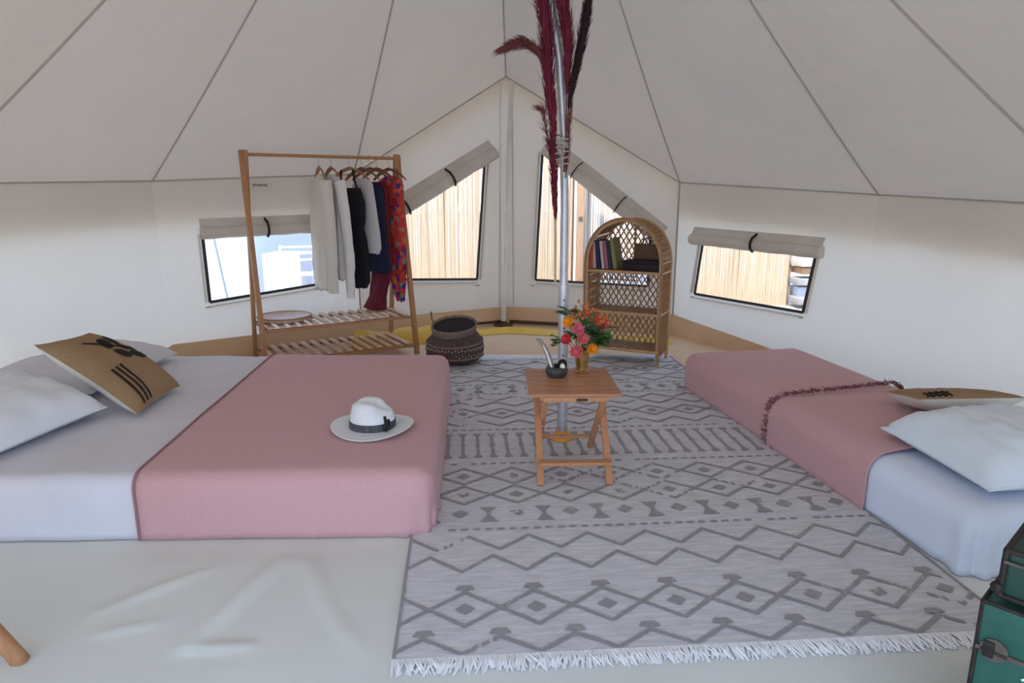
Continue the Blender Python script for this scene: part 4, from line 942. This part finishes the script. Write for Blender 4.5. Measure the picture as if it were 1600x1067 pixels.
def lattice(kind):
    b_ = MB(); st = .048
    if kind == 'back':
        for s_ in (-1, 1):
            for k in range(-30, 40):
                run = []
                for i in range(0, 80):
                    z = .10 + i * .0135; x = -BW + k * st + (z if s_ > 0 else 1.2 - z) * .62
                    if -BW < x < 0 and z < zt(x): run.append((x, BD - .004 + s_ * .003, z))
                    else:
                        if len(run) > 1: b_.tube([run[0], run[-1]], .0055, 5)
                        run = []
                if len(run) > 1: b_.tube([run[0], run[-1]], .0055, 5)
        for k in range(9): x = -BW + BW * (k + .5) / 9; b_.tube([(x, BD - .002, .10), (x, BD - .002, zt(x))], .003, 5)
    elif kind == 'roof':
        N = 26
        for s_ in (-1, 1):
            for k in range(-4, N + 5):
                pts = []
                for i in range(9):
                    y = BD * i / 8; a = PI * (k + s_ * i * .5) / N
                    if 0 <= a <= PI: pts.append((-BW / 2 - BW / 2 * math.cos(a), y, AZ + (1.125 - AZ) * math.sin(a)))
                if len(pts) > 1: b_.tube(pts, .0062, 5)
        for k in range(N + 1):
            a = PI * k / N; b_.tube([(-BW / 2 - BW / 2 * math.cos(a), 0, AZ + (1.125 - AZ) * math.sin(a)), (-BW / 2 - BW / 2 * math.cos(a), BD, AZ + (1.125 - AZ) * math.sin(a))], .005, 5)
    else:
        x = 0 if kind == 'side_a' else -BW
        for s_ in (-1, 1):
            for k in range(-16, 24):
                run = []
                for i in range(0, 70):
                    z = .07 + i * .0107; y = k * .045 + (z if s_ > 0 else 1 - z) * .7 - .2
                    if 0 < y < BD: run.append((x + s_ * .003, y, z))
                    else:
                        if len(run) > 1: b_.tube([run[0], run[-1]], .0055, 5)
                        run = []
                if len(run) > 1: b_.tube([run[0], run[-1]], .0055, 5)
        for k in range(1, 6): b_.tube([(x, BD * k / 6, .06), (x, BD * k / 6, AZ)], .0058, 5)
    return b_
for kd, nm in (('back', 'back_lattice'), ('roof', 'arch_lattice'), ('side_a', 'side_lattice'), ('side_b', 'side_lattice')): tag(lattice(kd).build(nm, M['cane'], bc), kind='stuff')
for z in (.06, .395, .72, .80):
    for x in (-BW, 0): MB().tube([(x, 0, z), (x, BD, z)], .009, 6).build('side_rail', M['cane2'], bc)
MB().tube([(-BW, BD, .10), (0, BD, .10)], .010, 6).build('back_rail', M['cane2'], bc); MB().tube([(-BW / 2, BD, .72), (-BW / 2, BD, 1.12)], .010, 6).build('back_rail', M['cane2'], bc)
vl = MB()
for k in range(18): x = -BW + .03 + (BW * .62) * k / 17; vl.tube([(x, .01, .715), (x + .012, .012, .665)], .005, 5)
vl.tube([(-BW + .02, .01, .664), (-BW + .03 + BW * .64, .012, .664)], .006, 5); tag(vl.build('shelf_skirt', M['cane'], bc), kind='stuff')
def bcp(x, y, z): return Vector(bc.location) + Matrix.Rotation(BA, 3, 'Z') @ Vector((x, y, z))
SH = .016 + .725 + .0145
def book(x, wd, h, d, lean, col, label, page=(.72, .66, .56)):
    o = thing('book', label, 'book', bcp(x, .03, SH - .016), BA, 'books on the top shelf of the rattan bookcase')
    rt = Matrix.Rotation(lean, 3, 'Y'); m = mat('book_cover', col, .6)
    def bx(c, s, nm, mm, par): b_ = MB(); b_.box(rt @ Vector(c), s, rt); lo = 0; return b_.build(nm, mm, par, smooth=False)
    lift = abs(math.sin(lean)) * wd * .5
    for sgn, nm in ((-1, 'cover'), (1, 'cover')): bx((sgn * (wd / 2 - .0012), d / 2, h / 2 + lift), (.0024, d, h), nm, m, o)
    bx((0, .0012, h / 2 + lift), (wd, .0024, h), 'spine', m, o); bx((0, d / 2, h / 2 + lift), (wd - .005, d - .006, h - .008), 'pages', mat('book_pages', page, .9), o)
    return o
book(-.575, .028, .19, .14, .0, (.62, .10, .035), 'orange red book at the outer end of the row')
book(-.545, .026, .215, .15, -.06, (.62, .40, .42), 'dusty pink book second in the row')
book(-.512, .032, .225, .15, -.10, (.03, .03, .085), 'navy book between two pink books')
book(-.472, .026, .22, .15, -.13, (.60, .46, .52), 'pale lilac pink book after the navy one')
book(-.440, .024, .22, .15, -.14, (.42, .14, .17), 'crimson pink book in the middle of the row')
book(-.410, .030, .225, .15, -.16, (.035, .035, .06), 'dark ink blue book beside the olive ones')
book(-.372, .034, .245, .16, -.17, (.24, .22, .09), 'tall olive green book at the inner end of the row')
o = thing('book', 'coral pink paperback lying slanted on top of the row', 'book', bcp(-.50, .07, SH - .016 + .262), BA)
rt = Matrix.Rotation(-.30, 3, 'Y'); m_ = MB(); m_.box((0, 0, .0), (.16, .12, .018), rt, .002); m_.build('cover', mat('coral_cover', (.66, .30, .26), .6), o); m_ = MB(); m_.box((.003, -.002, .0), (.152, .12, .012), rt); m_.build('pages', mat('book_pages', (.75, .68, .60), .9), o, smooth=False)
o = thing('leather_box', 'low black leather box on the top shelf of the bookcase', 'box', bcp(-.165, .10, SH - .016), BA)
MB().box((0, 0, .028), (.29, .17, .056), bev=.008).build('box_body', M['pad'], o); MB().box((0, 0, .066), (.296, .176, .020), bev=.006).build('lid', M['pad'], o)
o = thing('woven_bag', 'brown woven bag behind the black leather box', 'bag', bcp(-.155, .235, SH - .016), BA)
MB().grid(lambda u, v: Vector(((.135 - .02 * v) * math.copysign(abs(math.cos(2 * PI * u)) ** .6, math.cos(2 * PI * u)), .042 * (1 - .5 * v) * math.copysign(abs(math.sin(2 * PI * u)) ** .6, math.sin(2 * PI * u)), .19 * v + .004 + .01 * nz(u * 5, v * 3))), 28, 8).build('bag_body', M['bag'], o, merge=.001)
MB().tube([(-.07, 0, .18), (-.05, -.01, .23), (0, -.015, .25), (.05, -.01, .23), (.07, 0, .18)], .007, 8).build('handle', M['bag'], o)

# ------------------------------------------------------------------ trunk and suitcase at the front
TR = (1.10, 1.40); TA = math.radians(-48); 
tk = thing('storage_chest', 'green painted metal chest with black edging and rusty clasp, below the case', 'trunk', (*TR, FZ), TA)
tw, td, tz = .80, .44, .415
MB().box((tw / 2, td / 2, .15), (tw, td, .30), bev=.008).build('trunk_body', M['trunk'], tk)
MB().box((tw / 2, td / 2, .30 + .0575), (tw + .006, td + .006, .113), bev=.008).build('lid', M['trunk'], tk)
def edges(W_, D_, z0, z1, m, par, r=.0055):
    for a, b in (((0, 0), (W_, 0)), ((0, D_), (W_, D_)), ((0, 0), (0, D_)), ((W_, 0), (W_, D_))):
        for z in (z0, z1): MB().tube([(a[0], a[1], z), ((a[0] + b[0]) / 2, (a[1] + b[1]) / 2, z), (b[0], b[1], z)], r, 8).build('edging', m, par)
    for a in ((0, 0), (W_, 0), (0, D_), (W_, D_)): MB().tube([(a[0], a[1], z0), (a[0], a[1], z1)], r, 8).build('edging', m, par)
edges(tw, td, .012, tz, M['edging'], tk)
MB().bar((0, -.004, .30), (tw, -.004, .30), .01, .008, up=(0, 1, 0)).build('lid_seam', M['rustmetal'], tk)
for x in (.036, .55):
    c = MB(); c.tube([(x, -.003, .305), (x, -.008, .305)], .028, 16); c.build('clasp_plate', M['rustmetal'], tk)
    MB().bar((x - .01, -.010, .285), (x - .01, -.010, .325), .022, .006, up=(0, 1, 0), bev=.002).build('clasp', M['edging'], tk)
MB().bar((.20, -.006, .297), (.26, -.006, .297), .012, .004, up=(0, 0, 1)).build('hasp', M['edging'], tk)
MB().bar((.095, -.0055, .26), (.12, -.0055, .288), .005, .001, up=(0, 1, 0)).build('scratch', M['whitestone'], tk)
cs = thing('metal_case', 'flat dark green metal case with black rim lying on the chest', 'case', (*TR, FZ + tz + .012), TA)
cs.location = Vector((*TR, FZ + tz + .012)) + Matrix.Rotation(TA, 3, 'Z') @ Vector((.025, .012, 0))
MB().box((.30, .17, .065), (.60, .34, .125), bev=.016).build('case_body', M['trunkdark'], cs)
edges(.60, .34, .010, .123, M['edging'], cs, .007)
MB().bar((.0, -.008, .098), (.60, -.008, .098), .006, .004, up=(0, 1, 0)).build('rim_line', M['rustmetal'], cs)
MB().ball((-.006, -.006, .03), .014, 8).build('corner_cap', M['edging'], cs)

# ------------------------------------------------------------------ wooden stool by the entrance (only one leg reaches the view)
st = thing('wooden_stool', 'round wooden leg of a stool at the near floor edge', 'stool', (-1.66, 1.63, FZ))
for a in (0, 120, 240):
    c, s_ = math.cos(math.radians(a + 22)), math.sin(math.radians(a + 22)); lg = MB().tube([(.05 * c, .05 * s_, .43), (.235 * c, .235 * s_, .012)], [.020, .024], 12).build('leg', M['pine'], st)
    MB().tube([(.233 * c, .233 * s_, .016), (.2385 * c, .2385 * s_, .002)], .0245, 12).build('foot_tip', M['hanger'], lg)
MB().lathe([(.001, .425), (.14, .425), (.15, .435), (.15, .448), (.14, .455), (.001, .455)], 32).build('seat', M['pine'], st)

# ------------------------------------------------------------------ outside, seen through the windows
def reed_fence(name, label, a, b, h, m, n, seed):
    o = thing(name, label, 'fence', (a[0], a[1], -.03)); A, B = Vector((0, 0, 0)), Vector((b[0] - a[0], b[1] - a[1], 0)); rr = random.Random(seed)
    d = B.normalized(); pn = Vector((-d.y, d.x, 0)); r_ = MB(); st_ = B.length / n
    for k in range(n):
        p = A + d * (st_ * (k + .5)) + pn * rr.uniform(-.006, .006); l_ = rr.uniform(-.01, .01); hh = h + rr.uniform(-.08, .04)
        r_.tube([p, p + d * l_ + Vector((0, 0, hh * .5)), p + d * l_ * 2 + Vector((0, 0, hh))], st_ * .56, 5, cap=False)
    tag(r_.build('reed_mat', m, o), kind='stuff')
    for z in (.12, 2.12):
        if z < h: MB().bar(A + Vector((0, 0, z)) + pn * .05, B + Vector((0, 0, z)) + pn * .05, .03, .05).build('rail', M['timber'], o, smooth=False)
    for t in (0, .5, 1): MB().bar(A.lerp(B, t) + pn * .09, A.lerp(B, t) + pn * .09 + Vector((0, 0, h)), .07, .07).build('fence_post', M['timber'], o, smooth=False)
    return o
reed_fence('reed_fence', 'sunlit reed screen fence filling the gable window near the rack', (-2.55, 8.9), (.78, 8.9), 2.4, M['reed'], 190, 3)
reed_fence('reed_fence', 'pale reed screen fence beyond the timber post', (1.02, 9.5), (2.25, 9.3), 2.3, M['reed2'], 70, 4)
reed_fence('reed_fence', 'reed screen fence outside the small window by the single bed', (2.22, 8.55), (3.42, 8.3), 2.0, M['reed'], 70, 5)
po = thing('timber_post', 'square brown timber post between the two reed fences', 'post', (.88, 8.80, -.03))
MB().bar((0, 0, 0), (0, 0, 2.3), .10, .09, bev=.006).build('post_shaft', M['timber'], po); MB().box((0, -.05, 1.05), (.05, .02, .05)).build('bracket', M['rustmetal'], po, smooth=False)
ld = tag(MB().grid(lambda u, v: Vector((-.5 + u, -.25 + .5 * v, .52 * (math.sin(PI * u) ** .35) * (math.sin(PI * clamp(v * .96 + .02)) ** .3) + .03 * nz(u * 4, v * 4))), 20, 12).build('covered_stack', M['slate'], loc=(1.42, 8.45, -.03)), 'slate grey covered heap in front of the pale reed fence', 'heap')
for k, (z, m_, yy, ln, a_) in enumerate(((.04, 'greywood', 8.2, 1.2, .04), (.12, 'tarp', 8.3, 1.1, -.02), (.27, 'greywood', 8.25, 1.2, .03), (.40, 'timber', 8.3, 1.1, .06), (.50, 'reed2', 8.25, 1.2, .1))):
    c = MB(); c.box((0, 0, 0), (ln, .30, .08 if m_ != 'tarp' else .16), Matrix.Rotation(a_, 3, 'Z'), bev=.01)
    tag(c.build('board', M[m_], loc=(4.05, yy, z + .02)), ['weathered grey board lowest in the stack outside the small window', 'folded grey blue tarp in the board stack outside', 'weathered grey board lying on the folded tarp outside', 'brown timber board near the top of the outside stack', 'pale board on top of the outside stack'][k], 'tarp' if m_ == 'tarp' else 'board')
nt_ = thing('neighbour_tent', 'white bell tent standing outside the window behind the rack', 'tent', (-5.6, 11.2, -.03))
pts = [(2.9 * math.cos(2 * PI * k / 14 + .1), 2.9 * math.sin(2 * PI * k / 14 + .1)) for k in range(14)]
for k in range(14):
    (x0, y0), (x1, y1) = pts[k], pts[(k + 1) % 14]
    m_ = MB(); m_.grid(lambda u, v: Vector((x0 + (x1 - x0) * u, y0 + (y1 - y0) * u, 1.3 * v)) * (1 - .012 * math.sin(PI * u)), 4, 3); m_.build('wall_panel', M['whitecanvas'], nt_)
    m_ = MB(); m_.grid(lambda u, v: Vector(((x0 + (x1 - x0) * u) * (1 - v), (y0 + (y1 - y0) * u) * (1 - v), 1.3 + 1.7 * v - .25 * math.sin(PI * v))), 4, 8); m_.build('roof_panel', M['whitecanvas'], nt_, merge=.001)
gp = thing('guy_pole', 'thin grey pole outside the window behind the rack', 'pole', (-3.47, 8.15, -.03))
MB().tube([(0, 0, 0), (-.10, 0, .75), (-.2, .05, 1.5)], .012, 6).build('pole_shaft', M['slate'], gp); MB().lathe([(.05, 0), (.05, .02), (.015, .05)], 12).build('foot', M['slate'], gp)
ch = thing('deck_chair', 'white metal folding chair outside the window behind the rack', 'chair', (-2.55, 8.1, -.03), math.radians(20))
for x in (-.22, .22):
    MB().tube([(x, .25, 0), (x, -.22, .78)], .016, 6).build('leg', M['whitemetal'], ch); MB().tube([(x, -.25, 0), (x, .2, .45)], .016, 6).build('leg', M['whitemetal'], ch)
for z in (.6, .68, .76): MB().tube([(-.22, -.22 + (.78 - z) * .6, z), (.22, -.22 + (.78 - z) * .6, z)], .013, 6).build('back_slat', M['whitemetal'], ch)
for k in range(4): MB().box((0, -.14 + .09 * k, .42), (.46, .07, .012)).build('seat_slat', M['whitemetal'], ch, smooth=False)
cb = tag(MB().box((0, 0, .3), (.5, .5, .6), bev=.02).build('grey_crate', M['tarp'], loc=(-3.0, 9.0, -.03)), 'grey blue crate beyond the white metal chair outside', 'crate')
